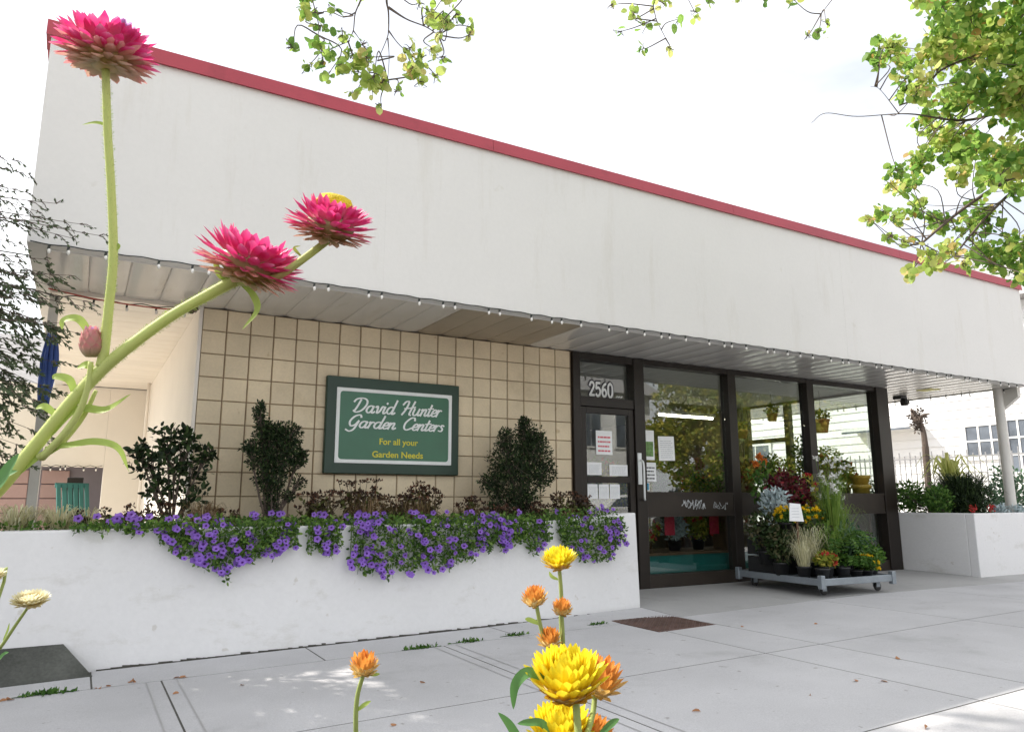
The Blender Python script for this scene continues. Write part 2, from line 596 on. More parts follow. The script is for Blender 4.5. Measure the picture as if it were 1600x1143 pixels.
def simple_leaves(mb, P, D, size, wid=.6, mi=0, jit=.3):
    """cheap diamond leaves for far or tiny foliage"""
    P = np.asarray(P, float).reshape(-1, 3)
    n = len(P)
    D = np.asarray(D, float).reshape(-1, 3)
    D = D/(np.linalg.norm(D, axis=1, keepdims=True)+1e-9)
    S = np.cross(D, rng.normal(size=(n, 3)))
    S /= np.linalg.norm(S, axis=1, keepdims=True)+1e-9
    L = (size*(1+jit*rng.uniform(-1, 1, n)))[:, None]
    V = np.stack([P, P+D*L*.5+S*L*wid*.5, P+D*L, P+D*L*.5-S*L*wid*.5], axis=1).reshape(-1, 3)
    Fa = (np.arange(n)[:, None]*4+np.arange(4)[None]).tolist()
    mb.add(V, Fa, mi)


def rdir(n, up=0.):
    d = rng.normal(size=(n, 3))
    d /= np.linalg.norm(d, axis=1, keepdims=True)
    d[:, 2] += up
    return d


def inball(n, c, r):
    d = rdir(n)
    return np.asarray(c)+d*np.asarray(r)*(rng.uniform(0, 1, (n, 1))**.42)


def blade_leaf(mb, path, w, up=(0, 0, 1), mi=0, fold=.2):
    P = smoothpath(path, 6)
    n = len(P)
    V = []
    for i, p in enumerate(P):
        d = unit(P[min(i+1, n-1)]-P[max(i-1, 0)])
        s_ = unit(np.cross(d, up))
        nn = np.cross(s_, d)
        t = i/(n-1)
        ww = w*.5*math.sin(math.pi*min(1, (t*.9+.1)))**.7*(1 if t < .95 else .4)
        V += [p, p+s_*ww+nn*ww*fold, p-s_*ww+nn*ww*fold]
    Fs = []
    for i in range(n-1):
        a = i*3
        b = a+3
        Fs += [(a, b, b+1, a+1), (a, a+2, b+2, b)]
    mb.add(V, Fs, mi)


def grass(mb, c, n, h, spread, w=.006, droop=.5, mi=0, box=None):
    for _ in range(n):
        a = random.uniform(0, 6.28)
        rr = random.uniform(0, .3)*spread
        b = np.array(c, float)+np.array([math.cos(a)*rr, math.sin(a)*rr, 0])
        if box:
            b = np.array([random.uniform(box[0], box[1]), random.uniform(box[2], box[3]), c[2]])
        hh = h*random.uniform(.6, 1.1)
        a += random.uniform(-.6, .6)
        o = np.array([math.cos(a), math.sin(a), 0])*spread*random.uniform(.3, 1)
        p = [b, b+o*.3+np.array([0, 0, hh*.6]), b+o*.7+np.array([0, 0, hh*.95]), b+o+np.array([0, 0, hh*(1-droop*random.uniform(.1, 1))])]
        P = smoothpath(p, 3)
        V = []
        s_ = unit(np.cross(o, (0, 0, 1)))
        s_ = unit(s_+np.array([random.uniform(-.5, .5), random.uniform(-.5, .5), 0]))
        for i, q in enumerate(P):
            ww = w*.5*(1-(i/(len(P)-1))**2*.9)
            V += [q-s_*ww, q+s_*ww]
        mb.add(V, [(2*i, 2*i+1, 2*i+3, 2*i+2) for i in range(len(P)-1)], mi)


# ------------------------------------------------------------------ the setting: ground
def gz(x, y):
    a = .0142*min(x, 6.5)-(.010*(x-6.5) if x > 6.5 else 0)
    a = max(a, -.06)
    if y > -1.45:
        k = min(1., (y+1.45)/1.0)
        ap = .103 if x > 3.9 else a
        a = a*(1-k)+ap*k
    return a


def ground_sheet(mb, xs, ys, dz, zf=gz):
    for i in range(len(xs)-1):
        for j in range(len(ys)-1):
            c = [(xs[i], ys[j]), (xs[i+1], ys[j]), (xs[i+1], ys[j+1]), (xs[i], ys[j+1])]
            mb.add([(x, y, zf(x, y)+dz) for x, y in c], [(0, 1, 2, 3)])


g = MB()
g.quad((-250, -250, -.22), (250, -250, -.22), (250, 250, -.22), (-250, 250, -.22))
struct(g.build('ground', 'dirt'))
g = MB()
g.quad((-30, 1.0, -.02), (30, 1.0, -.02), (30, 40, .02), (-30, 40, .02))
struct(g.build('yard_ground', 'dirt'))

sw = MB()
colx = [-9.0, -7.2, -5.5, -3.9, -2.1, -.26, 1.64, 3.38, 3.95, 5.8, 7.65, 9.5, 11.35, 13.2, 15, 17, 19, 21]
rowy = [-5.55, -4.42, -3.0, -1.52]
GAP = .0055


def slab(mb, x0, x1, y0, y1, mi=0):
    b = .007
    nx = max(1, int((x1-x0)/.9))
    ny = max(1, int((y1-y0)/.6))
    gx = GAP
    xs = [x0+gx, x0+gx+b]+[x0+(x1-x0)*k/nx for k in range(1, nx)]+[x1-gx-b, x1-gx]
    ys = [y0+gx, y0+gx+b]+[y0+(y1-y0)*k/ny for k in range(1, ny)]+[y1-gx-b, y1-gx]
    V = []
    for j, y in enumerate(ys):
        for i, x in enumerate(xs):
            edge = i in (0, len(xs)-1) or j in (0, len(ys)-1)
            V.append((x, y, gz(x, y)-(.0012 if edge else 0)))
    n = len(xs)
    Fs = [(j*n+i, j*n+i+1, (j+1)*n+i+1, (j+1)*n+i) for j in range(len(ys)-1) for i in range(n-1)]
    k = len(V)
    ring = [i for i in range(n)]+[j*n+n-1 for j in range(1, len(ys))]+[(len(ys)-1)*n+i for i in range(n-2, -1, -1)]+[j*n for j in range(len(ys)-2, 0, -1)]
    V += [(V[i][0], V[i][1], V[i][2]-.03) for i in ring]
    m_ = len(ring)
    Fs += [(ring[i], k+i, k+(i+1) % m_, ring[(i+1) % m_]) for i in range(m_)]
    mb.add(V, Fs, mi)
    # dirt lying in the joint, half of each joint belongs to each slab
    xo = [x0]+xs[1:-1]+[x1]
    yo = [y0]+ys[1:-1]+[y1]
    O = []
    I = []
    for q in ring:
        i, j = q % n, q//n
        O.append((xo[i], yo[j], gz(xo[i], yo[j])-.0028))
        I.append((xs[i]+(.001 if i == 0 else -.001 if i == n-1 else 0), ys[j]+(.001 if j == 0 else -.001 if j == len(ys)-1 else 0), gz(xs[i], ys[j])-.0028))
    JT.add(O+I, [(a, (a+1) % m_, m_+(a+1) % m_, m_+a) for a in range(m_)])


JT = MB()
for i in range(len(colx)-1):
    for j in range(len(rowy)-1):
        slab(sw, colx[i], colx[i+1], rowy[j], rowy[j+1])
struct(sw.build('sidewalk', 'conc'))
# narrow strip against the planters, apron in front of the shop
st = MB()
for a, b in ((-9, -4.5), (-4.5, -2.4), (-2.4, -.632), (-.632, .757), (.757, 2.3), (2.3, 3.95)):
    slab(st, a, b, -1.52, -.999)
struct(st.build('kerb_strip', 'conc'))
st = MB()
for a, b in ((3.95, 6.4), (6.4, 9.6), (9.6, 13), (13, 21)):
    slab(st, a, b, -1.52, -.032)
struct(st.build('entrance_path', 'conc2'))
jt = JT
ground_sheet(jt, [-9, -4.5, 0, 2, 3.89, 3.91, 6.5, 9.5, 15, 21], [-5.6, -3.5, -1.45, -.9, -.45, .03], -.022)
struct(jt.build('joint_bed', 'joint'))
tb_ = MB()
for x in (-.26-.085, -.26+.085, 1.64-.085, 1.64+.085):
    for j in range(len(rowy)-1):
        ya, yb = rowy[j]+.01, rowy[j+1]-.01
        n_ = 6
        for q in range(n_):
            y0, y1 = ya+(yb-ya)*q/n_, ya+(yb-ya)*(q+1)/n_
            tb_.add([(x-.004, y0, gz(x, y0)+.0022), (x+.004, y0, gz(x, y0)+.0022), (x+.004, y1, gz(x, y1)+.0022), (x-.004, y1, gz(x, y1)+.0022)], [(0, 1, 2, 3)])
struct(tb_.build('joint_tooling', 'conc2'))
# garden strip, kerb, road and the far side
gs = MB()
gs.box(-9, 21, -7.75, -5.56, -.2, -.03)
struct(gs.build('garden_strip', 'soil'))
kb = MB()
kb.box(-40, 60, -7.93, -7.76, -.2, -.01, bev=.02)
struct(kb.build('kerb', 'conc'))
rd = MB()
rd.box(-90, 90, -16.5, -7.94, -.3, -.14)
struct(rd.build('road', 'asphalt'))
fs = MB()
fs.box(-90, 90, -20.5, -16.51, -.3, -.01, bev=.02)
struct(fs.build('far_sidewalk', 'conc'))
cv = MB()
V = [on(950, 970, 2, .05), on(1030, 957, 2, .055), on(1103, 974, 2, .055), on(1030, 989, 2, .05)]
cx0, cx1, cy0, cy1 = 3.30, 3.93, -2.0, -1.38
zc = gz(3.6, -1.7)+.005
cv.box(cx0, cx1, cy0, cy1, zc-.02, zc, bev=.004)
for k in range(15):
    for j in range(15):
        x = cx0+.03+k*.0405
        y = cy0+.03+j*.040
        a = .5 if (k+j) % 2 else -.5
        c_, s_ = math.cos(a*1.57), math.sin(a*1.57)
        pts = [(-.014, -.004), (.014, -.004), (.014, .004), (-.014, .004)]
        pts = [(x+px*c_-py*s_, y+px*s_+py*c_) for px, py in pts]
        cv.prism(pts, 2, zc-.001, zc+.004)
tag(cv.build('access_cover', 'rust'), 'square rusty iron plate set in the sidewalk in front of the shop entrance', 'access cover')

# ------------------------------------------------------------------ the shop building
T = .2032
ZS, ZT, FY = 2.742, 4.33, -1.2025
XL, XR = -1.24, 11.32
shop = thing('shop_building', 'low flat roofed shop with deep pale fascia, red roof edge and tiled wall', 'building', (4.5, 3., 0))
# fascia panels with faint seams
fa = MB()
xs = [XL, 1.2, 4.88, 7.09, 9.3, XR]
for a, b in zip(xs[:-1], xs[1:]):
    fa.box(a, b, FY-(.0015 if a in (1.2, 7.09) else 0), FY+.10, ZS, 4.222)
fa.box(XL, XL+.1, FY+.1002, 8.3, ZS, 4.222)
fa.box(XR-.1, XR, FY+.1002, 8.3, ZS, 4.222)
fa.box(XL+.1002, XR-.1002, 8.2, 8.3, ZS, 4.222)
fa.build('fascia', 'fascia', shop)
co = MB()
for a, b in ((XL-.03, 2.2), (2.203, 5.25), (5.253, 8.3), (8.303, XR+.03)):
    co.prism([(FY-.03, 4.215), (FY-.022, 4.33), (FY+.16, 4.34), (FY+.16, 4.20), (FY-.0, 4.223)], 0, a, b)
co.box(XL-.03, XL+.15, FY+.17, 8.3, 4.223, 4.335)
co.build('roof_coping', 'coping', shop)
rf = MB()
rf.box(XL+.102, XR-.102, FY+.102, 8.19, 2.86, 4.15)
rf.build('roof', 'roof', shop)
# soffit boards (run towards the wall), each a shallow tray
so1 = MB()
so2 = MB()
so3 = MB()


def board(mb, x0, x1, y0, y1, z, mi=0):
    """board with turned-up edges and a slightly crowned face; long side along y"""
    n = 6
    w_ = x1-x0
    pr = [(x0+.0008, z+.007), (x0+.005, z+.002)]
    for k in range(n+1):
        u = k/n
        pr.append((x0+.012+(w_-.024)*u, z-.009*math.sin(math.pi*u)**.8))
    pr += [(x1-.005, z+.002), (x1-.0008, z+.007)]
    ys = np.linspace(y0, y1, 5)
    V = []
    dx = [random.uniform(-.0012, .0012) for _ in ys]
    for q, y in enumerate(ys):
        for p in pr:
            V.append((p[0], y, p[1]+dx[q]))
    m_ = len(pr)
    Fs = [(j*m_+i, j*m_+i+1, (j+1)*m_+i+1, (j+1)*m_+i) for j in range(len(ys)-1) for i in range(m_-1)]
    mb.add(V, Fs, mi)


x = XL+.1
BW = .262
while x < XR-.12:
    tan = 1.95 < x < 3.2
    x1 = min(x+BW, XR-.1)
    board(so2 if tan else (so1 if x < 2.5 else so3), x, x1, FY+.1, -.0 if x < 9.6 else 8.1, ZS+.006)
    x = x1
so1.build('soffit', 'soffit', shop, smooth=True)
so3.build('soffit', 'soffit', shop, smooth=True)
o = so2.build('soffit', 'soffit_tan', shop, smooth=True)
o['label'] = 'tan weathered soffit boards above the sign wall'
bk = MB()
bk.box(XL+.101, XR-.101, FY+.101, 8.19, ZS+.018, ZS+.05)
bk.build('soffit_backing', 'post', shop)
# trim under the soffit front edge
tr = MB()
tr.box(XL+.1, XR-.1, FY+.1, FY+.13, ZS-.004, ZS+.02)
tr.build('soffit_trim', 'fascia', shop)
# passage ceiling at left: boards run the other way
bc = MB()
y = .02
while y < 5.6:
    n0 = bc.n
    board(bc, y, y+.235, XL+.1, -.0, ZS+.004)
    V = bc.v[-1]
    bc.v[-1] = V[:, [1, 0, 2]]
    y += .235
bc.build('passage_ceiling', 'bceil', shop, smooth=True)
bb = MB()
bb.box(XL+.1, 0, -.012, .015, ZS-.03, ZS+.02)
bb.build('ceiling_trim', 'bceil', shop)
# tiled wall: real blocks standing proud of the grout
gw = MB()
gw.box(.001, 3.875, .012, .2, .5, ZS-.001)
gw.build('grout_bed', 'grout', shop)
tw = MB()
nrow = 11
for k in range(19):
    for r in range(nrow):
        z1 = ZS-.0-r*T
        x0 = k*T
        hw = .0042
        hh = .0028
        d = random.uniform(-.0008, .0008)
        xa, xb, za, zb = x0+hw, x0+T-hw, z1-T+hh, z1-hh-(.004 if r == 0 else 0)
        b = .004
        V = [(xa, .011, za), (xb, .011, za), (xb, .011, zb), (xa, .011, zb),
             (xa+b, .0+d, za+b), (xb-b, .0+d, za+b), (xb-b, .0+d, zb-b), (xa+b, .0+d, zb-b)]
        tw.add(V, [(4, 5, 6, 7), (0, 1, 5, 4), (1, 2, 6, 5), (2, 3, 7, 6), (3, 0, 4, 7)])
tw.build('tiled_wall', 'tile', shop)
# corner strip, side wall facing the passage, rear wall with an opening
sd = MB()
sd.box(-.03, -.001, -.006, 5.7, .0, ZS-.002)
sd.box(.0, .03, .21, 5.7, .0, ZS-.002)
sd.build('side_wall', 'cream', shop)
bw = MB()
bw.box(-.52, -.032, 5.7, 5.85, -.01, 2.74)
bw.box(-1.9, -.522, 5.7, 5.85, 1.57, 2.74)
bw.box(-1.42, -1.30, 5.66, 5.69, -.01, 1.56)
bw.build('passage_rear_wall', 'cream', shop)
pp = MB()
pp.tube([(-.065, 4.9, ZS), (-.065, 4.9, 2.35), (-.065, 4.9, .1)], .022, 10)
pp.build('drain_pipe', 'cream', shop, smooth=True)
lp = MB()
lp.box(-1.15, -1.08, .25, .32, .8, ZS)
lp.build('corner_post', 'post', shop)
rp = MB()
rp.lathe([(.075, .80), (.072, 1.0), (.068, 2.3), (.066, 2.741)], (11.17, -.80, 0), 20)
rp.build('corner_post', 'post', shop, smooth=True)
br = MB()
br.prism([(-1.05, 2.741), (-1.05, 2.60), (-.78, 2.40), (-.78, 2.741)], 0, 11.215, 11.305)
br.build('post_bracket', 'post', shop)

# storefront
ZB = .10
GY = .05


def mull(x0, x1, y0=-.035, y1=.105, z0=ZB, z1=2.735, par=shop, mat='dark_frame', name='mullion'):
    m_ = MB()
    m_.box(x0, x1, y0, y1, z0, z1, bev=.004)
    return m_.build(name, mat, par)


mull(3.876, 3.975)
mull(4.735, 4.885, -.045)
mull(6.275, 6.415)
mull(7.785, 7.925)
mull(9.31, 9.56, -.05, .12)
mull(9.561, 9.60, -.04, .12, mat='mid_panel', name='corner_trim')
hb = MB()
hb.box(3.976, 4.734, -.03, .10, 2.655, 2.735)
for a, b in ((4.886, 6.274), (6.416, 7.784), (7.926, 9.309)):
    hb.box(a, b, -.03, .10, 2.672, 2.735)
hb.build('head_beam', 'dark_frame', shop)
for a, b in ((4.886, 6.274), (6.416, 7.784), (7.926, 9.309)):
    m_ = MB()
    m_.box(a, b, -.028, .09, .895, 1.175, bev=.005)
    m_.box(a, b, -.036, -.029, 1.15, 1.178)
    m_.box(a, b, -.034, -.029, .893, .915)
    m_.build('mid_panel', 'mid_panel', shop)
    m_ = MB()
    m_.box(a, b, -.028, .09, ZB, .245, bev=.005)
    m_.build('window_sill', 'mid_panel', shop)
    m_ = MB()
    m_.box(a, b, GY, GY+.006, 1.1752, 2.6718)
    m_.build('window_pane', 'glass', shop)
    m_ = MB()
    m_.box(a, b, GY, GY+.006, .2452, .8948)
    m_.build('window_pane', 'glass', shop)
# transom over the door
m_ = MB()
m_.box(3.976, 4.734, -.03, .08, 2.125, 2.235, bev=.004)
m_.build('door_head', 'dark_frame', shop)
m_ = MB()
m_.box(3.976, 4.734, GY, GY+.006, 2.2352, 2.6548)
m_.build('window_pane', 'glass', shop)
# door
door = MB()
door.box(3.98, 4.055, -.02, .045, ZB+.01, 2.12, bev=.004)
door.box(4.655, 4.73, -.02, .045, ZB+.01, 2.12, bev=.004)
door.box(4.056, 4.654, -.02, .045, 2.05, 2.12, bev=.003)
door.box(4.056, 4.654, -.02, .045, 1.275, 1.345, bev=.003)
door.box(4.056, 4.654, -.02, .045, ZB+.01, .33, bev=.003)
door = door.build('door', 'dark_frame', shop)
m_ = MB()
m_.box(4.056, 4.654, .01, .016, .3302, 1.2748)
m_.box(4.056, 4.654, .01, .016, 1.3452, 2.0498)
m_.build('door_glass', 'glass', door)
hd = MB()
hd.box(4.745, 4.80, -.062, -.046, 1.26, 1.62, bev=.004)
hd.tube(smoothpath([(4.772, -.06, 1.54), (4.772, -.12, 1.5), (4.772, -.125, 1.3), (4.775, -.12, 1.13), (4.80, -.09, 1.09), (4.83, -.06, 1.09)], 5), .011, 8)
hd.build('door_handle', 'sign_white', door, smooth=False)


# bitmap-free block digits built from strokes
def ribbon(mb, pts, w_, xf, n=5, z0=0., th=.002, mi=0, taper=False):
    P = smoothpath([np.array([p[0], p[1], 0.]) for p in pts], n) if n > 1 else [np.array([p[0], p[1], 0.]) for p in pts]
    k = len(P)
    Lf, Rt = [], []
    for i, p in enumerate(P):
        d = unit(P[min(i+1, k-1)]-P[max(i-1, 0)])
        s_ = np.array([-d[1], d[0], 0])
        ww = w_*.5
        if taper:
            ww *= (.62+.5*abs(d[1]))
        q = p.copy()
        if i == 0:
            q = q-d*w_*.25
        if i == k-1:
            q = q+d*w_*.25
        Lf.append(q+s_*ww)
        Rt.append(q-s_*ww)
    V = []
    for i_, (a, b) in enumerate(zip(Lf, Rt)):
        e_ = th+i_*2.5e-5
        V += [xf(a[0], a[1], z0+e_), xf(b[0], b[1], z0+e_), xf(a[0], a[1], z0), xf(b[0], b[1], z0)]
    Fs = []
    for i in range(k-1):
        a, b = 4*i, 4*i+4
        Fs += [(a, a+1, b+1, b), (a, b, b+2, a+2), (a+1, a+3, b+3, b+1)]
    Fs += [(0, 2, 3, 1), (4*k-4, 4*k-3, 4*k-1, 4*k-2)]
    mb.add(V, Fs, mi)


DIG = {'2': [[(.05, .75), (.2, .97), (.45, .97), (.55, .72), (.35, .4), (.05, .03)], [(.05, .03), (.58, .03)]],
       '5': [[(.55, .97), (.12, .97)], [(.12, .97), (.08, .55)], [(.08, .55), (.35, .62), (.56, .4), (.45, .08), (.2, .0), (.04, .12)]],
       '6': [[(.5, .95), (.2, .75), (.06, .35), (.18, .03), (.42, .02), (.55, .25), (.42, .5), (.2, .48), (.07, .3)]],
       '0': [[(.3, 1.), (.08, .8), (.05, .3), (.2, 0), (.42, 0), (.56, .3), (.53, .8), (.3, 1.)]]}
num = MB()
numd = MB()
xx = 4.15
for ch in '2560':
    xf = lambda a, b, c, X=xx: (X+a*.118, GY-.001-c, 2.262+b*.155)
    for k_, stx in enumerate(DIG[ch]):
        ribbon(numd, stx, .0, xf, 5, 0., .003) if False else None
        ribbon(numd, stx, .42, xf, 5, k_*.0008, .001)
        ribbon(num, stx, .20, xf, 5, .0045+k_*.0008, .001)
    xx += .0875
numd.build('number_outline', 'print_black', shop)
num.build('house_number', 'sign_white', shop)
m_ = MB()
for k in range(3):
    xf = lambda a, b, c: (a, GY-.001-c, b)
    ribbon(m_, [(4.53+k*.035, 2.262), (4.555+k*.035, 2.275)], .014, xf, 1, 0, .002)
m_.build('transom_mark', 'sign_white', shop)
# scrawl on the first mid panel
m_ = MB()
xf = lambda a, b, c: (a, -.030-c, b)
for q in range(11):
    x0 = 5.40+q*.034
    z0 = 1.02
    pts = [(x0+random.uniform(0, .07), z0+random.uniform(-.05, .07)) for _ in range(5)]
    ribbon(m_, pts, .006, xf, 5, q*.0002, .001)
for q in range(7):
    x0 = 5.92+q*.032
    pts = [(x0+random.uniform(0, .05), 1.0+random.uniform(-.04, .06)) for _ in range(4)]
    ribbon(m_, pts, .0045, xf, 5, q*.0002, .001)
m_.build('scrawled_tag', 'chalk', shop)

# side glazing of the shop (faces right), floor, ceiling, inner walls
sg = MB()
for y0, y1 in ((1.66, 1.76), (2.56, 2.66)):
    sg.box(9.43, 9.53, y0, y1, ZB, 2.68)
sg.box(9.44, 9.52, .121, 2.66, 2.681, 2.738)
sg.box(9.44, 9.52, 1.761, 2.559, 2.06, 2.13)
for a, b in ((.121, 1.659), (1.761, 2.559)):
    sg.box(9.44, 9.52, a, b, .9, 1.17)
    sg.box(9.44, 9.52, a, b, ZB, .25)
sg.build('side_window_frame', surf('olive_frame', (.10, .10, .045), .5, .2, 4), shop)
for a, b in ((.121, 1.659), (1.761, 2.559)):
    m_ = MB()
    m_.box(9.478, 9.484, a, b, 1.171, 2.68)
    m_.box(9.478, 9.484, a, b, .251, .899)
    m_.build('side_window_pane', 'glass', shop)
m_ = MB()
m_.box(9.43, 9.53, 2.661, 8.1, -.1, 2.74)
m_.build('right_wall', 'planter', shop)
ifl = MB()
ifl.box(.03, 9.42, .11, 8.0, .0, .098)
ifl.build('interior_floor', 'floor_in', shop)
ic = MB()
ic.box(.03, 9.42, .12, 8.0, 2.715, ZS+.02)
ic.build('interior_ceiling', 'ceil_in', shop)
iw = MB()
iw.box(.031, .15, .21, 8.0, .099, 2.714)
iw.box(.151, 9.41, 7.85, 8.0, .099, 2.714)
iw.box(9.411, 9.428, 2.67, 8.0, .099, 2.714)
iw.box(.2, 3.87, .2002, .26, .099, 2.714)
iw.build('interior_wall', 'wall_in', shop)
# papers taped to the glass
PY = GY-.002


def paper(x0, x1, z0, z1, label, marks='grey', y=PY, tilt=0.):
    t = thing('notice', label, 'paper notice', (x0, y, z0), 'notices taped to the shop glass', 0)
    m_ = MB()
    m_.box(0, x1-x0, -.0015, 0, 0, z1-z0)
    m_.build('sheet', 'paper', t, local=True)
    m_ = MB()
    W, H = x1-x0, z1-z0
    yk = -.0016
    if marks == 'photo':
        m_.box(W*.12, W*.9, yk-.0008, yk, H*.12, H*.62)
        m_.build('picture', 'print_green', t, local=True)
    elif marks == 'blue':
        m_.box(W*.1, W*.9, yk-.0008, yk, H*.1, H*.9)
        m_.build('picture', 'print_blue', t, local=True)
    else:
        nl = 9 if marks == 'grey' else 4
        for k in range(nl):
            zz = H*(.12+.76*k/nl)
            hh = H*(.018 if marks == 'grey' else .07)
            a = W*.12
            while a < W*.82:
                b = a+W*random.uniform(.06, .2)
                m_.box(a, min(b, W*.88), yk-.0008, yk, zz, zz+hh)
                a = b+W*.03
        m_.build('print', {'grey': 'print_grey', 'black': 'print_black', 'red': 'print_red'}[marks], t, local=True)
    if tilt:
        t.rotation_euler = (0, tilt, 0)
    return t


paper(4.915, 5.085, 1.55, 1.90, 'narrow paper poster with a green garden picture, upper left of the large window', 'photo')
paper(5.155, 5.405, 1.545, 1.835, 'plain white sheet of small print taped right of the green picture poster', 'grey', tilt=-.03)
paper(4.91, 5.10, 1.30, 1.52, 'white card with bold black lines under the green picture poster', 'black')
paper(4.905, 4.99, 1.19, 1.29, 'small blue sticker at the lower left corner of the large window', 'blue')
paper(4.20, 4.43, 1.59, 1.86, 'white poster with red lettering in the middle of the door glass', 'red', .008)
paper(4.07, 4.27, 1.36, 1.50, 'small white leaflet low on the left of the upper door glass', 'grey', .008)
paper(4.38, 4.64, 1.355, 1.48, 'wide white leaflet low on the right of the upper door glass', 'grey', .008)
for k in range(3):
    paper(4.07+k*.155, 4.21+k*.155, 1.10, 1.26, ['pale sheet at the left of the row under the door rail',
          'pale sheet in the middle of the row under the door rail', 'pale sheet at the right of the row under the door rail'][k], 'grey', .008)

# ------------------------------------------------------------------ sign
sg0 = thing('shop_sign', 'green wooden sign with white border, white script lettering and yellow words on the tiled wall', 'sign', (1.775, 0, 1.33))
SX0, SX1, SZ0, SZ1 = 1.100, 2.455, 1.325, 2.225
SW, SH = SX1-SX0, SZ1-SZ0
m_ = MB()
m_.box(SX0, SX1, -.055, -.003, SZ0, SZ1, bev=.006)
m_.build('board', 'sign_dark', sg0)


def rrect(mb, x0, x1, z0, z1, r, w_, y0, y1):
    def loop(x0, x1, z0, z1, r):
        P = []
        for cx, cz, a0 in ((x1-r, z1-r, 0), (x0+r, z1-r, 90), (x0+r, z0+r, 180), (x1-r, z0+r, 270)):
            for k in range(5):
                a = rad(a0+k*22.5)
                P.append((cx+r*math.cos(a), cz+r*math.sin(a)))
        return P
    O = loop(x0, x1, z0, z1, .004)
    I = loop(x0+w_, x1-w_, z0+w_, z1-w_, r)
    n = len(O)
    V = [(x, y1, z) for x, z in O]+[(x, y1, z) for x, z in I]+[(x, y0, z) for x, z in O]+[(x, y0, z) for x, z in I]
    Fs = []
    for i in range(n):
        j = (i+1) % n
        Fs += [(i, j, n+j, n+i), (i, 2*n+i, 2*n+j, j), (n+i, n+j, 3*n+j, 3*n+i)]
    mb.add(V, Fs)


m_ = MB()
rrect(m_, SX0+.095, SX1-.085, SZ0+.098, SZ1-.105, .03, .032, -.0552, -.062)
m_.build('border', 'sign_white', sg0)
m_ = MB()
m_.box(SX0+.12, SX1-.11, -.058, -.0551, SZ0+.12, SZ1-.13)
m_.build('panel', 'sign_green', sg0)
GL = {
    'a': ([[(.38, .42), (.25, .5), (.08, .4), (.04, .15), (.18, 0), (.33, .12), (.4, .45)], [(.4, .48), (.37, .1), (.45, 0), (.56, .1)]], .55),
    'v': ([[(0, .42), (.08, .5), (.14, .4), (.17, .02), (.32, .15), (.4, .48), (.52, .45)]], .5),
    'i': ([[(.08, .48), (.05, .1), (.12, 0), (.24, .1)], [(.12, .70), (.15, .76)]], .24),
    'd': ([[(.38, .42), (.25, .5), (.08, .4), (.04, .15), (.18, 0), (.33, .12), (.4, .45)], [(.46, .98), (.38, .1), (.46, 0), (.56, .1)]], .56),
    'u': ([[(.04, .48), (.02, .12), (.12, 0), (.28, .1), (.36, .46)], [(.36, .48), (.33, .1), (.4, 0), (.52, .1)]], .52),
    'n': ([[(0, .4), (.06, .48), (.06, .3), (.02, 0)], [(.05, .28), (.2, .48), (.3, .42), (.27, .1), (.34, 0), (.46, .1)]], .46),
    't': ([[(.12, .82), (.05, .12), (.12, 0), (.24, .1)], [(-.06, .52), (.28, .57)]], .26),
    'e': ([[(.04, .2), (.26, .28), (.28, .42), (.18, .5), (.06, .38), (.03, .14), (.14, 0), (.34, .1)]], .34),
    'r': ([[(0, .4), (.06, .48), (.05, .2), (.02, 0)], [(.05, .28), (.16, .46), (.28, .44)]], .31),
    's': ([[(.26, .44), (.14, .5), (.08, .38), (.22, .2), (.18, .02), (0, .05)]], .32),
    'D': ([[(.24, .9), (.16, .4), (.06, .04)], [(-.14, .72), (-.02, .92), (.3, 1.), (.6, .88), (.68, .55), (.5, .15), (.2, .0), (0, .1)]], .76),
    'H': ([[(-.06, .72), (.06, .95), (.26, .96), (.22, .45), (.06, 0)], [(.64, 1.), (.56, .45), (.52, .06), (.64, 0)], [(.1, .45), (.4, .5), (.78, .60)]], .74),
    'G': ([[(.62, .8), (.5, .98), (.22, .85), (.06, .45), (.2, .12), (.42, .2), (.56, .52)], [(.56, .52), (.46, -.1), (.25, -.3), (.0, -.18)]], .68),
    'C': ([[(.6, .76), (.52, .97), (.3, .93), (.08, .55), (.1, .15), (.3, 0), (.6, .18)]], .62), ' ': ([], .42)}


def script(text, x0, x1, zb, cap, mb):
    SL = .30
    tot = sum(GL[c][1] for c in text)
    sx = (x1-x0)/(tot+SL*.6)
    cur = 0.
    for c in text:
        for k_, stx in enumerate(GL[c][0]):
            P = [(x0+(cur+p[0]+SL*p[1])*sx, zb+p[1]*cap) for p in stx]
            ribbon(mb, P, .0175, lambda a, b, q: (a, -.0582-q, b), 5, k_*.0011, .002, taper=True)
        cur += GL[c][1]


m_ = MB()
zf = lambda fr: SZ1-fr*SH
script('David Hunter', SX0+.185*SW, SX0+.865*SW, zf(.365), .135, m_)
script('Garden Centers', SX0+.145*SW, SX0+.890*SW, zf(.525), .122, m_)
m_.build('script_lettering', 'sign_white', sg0)


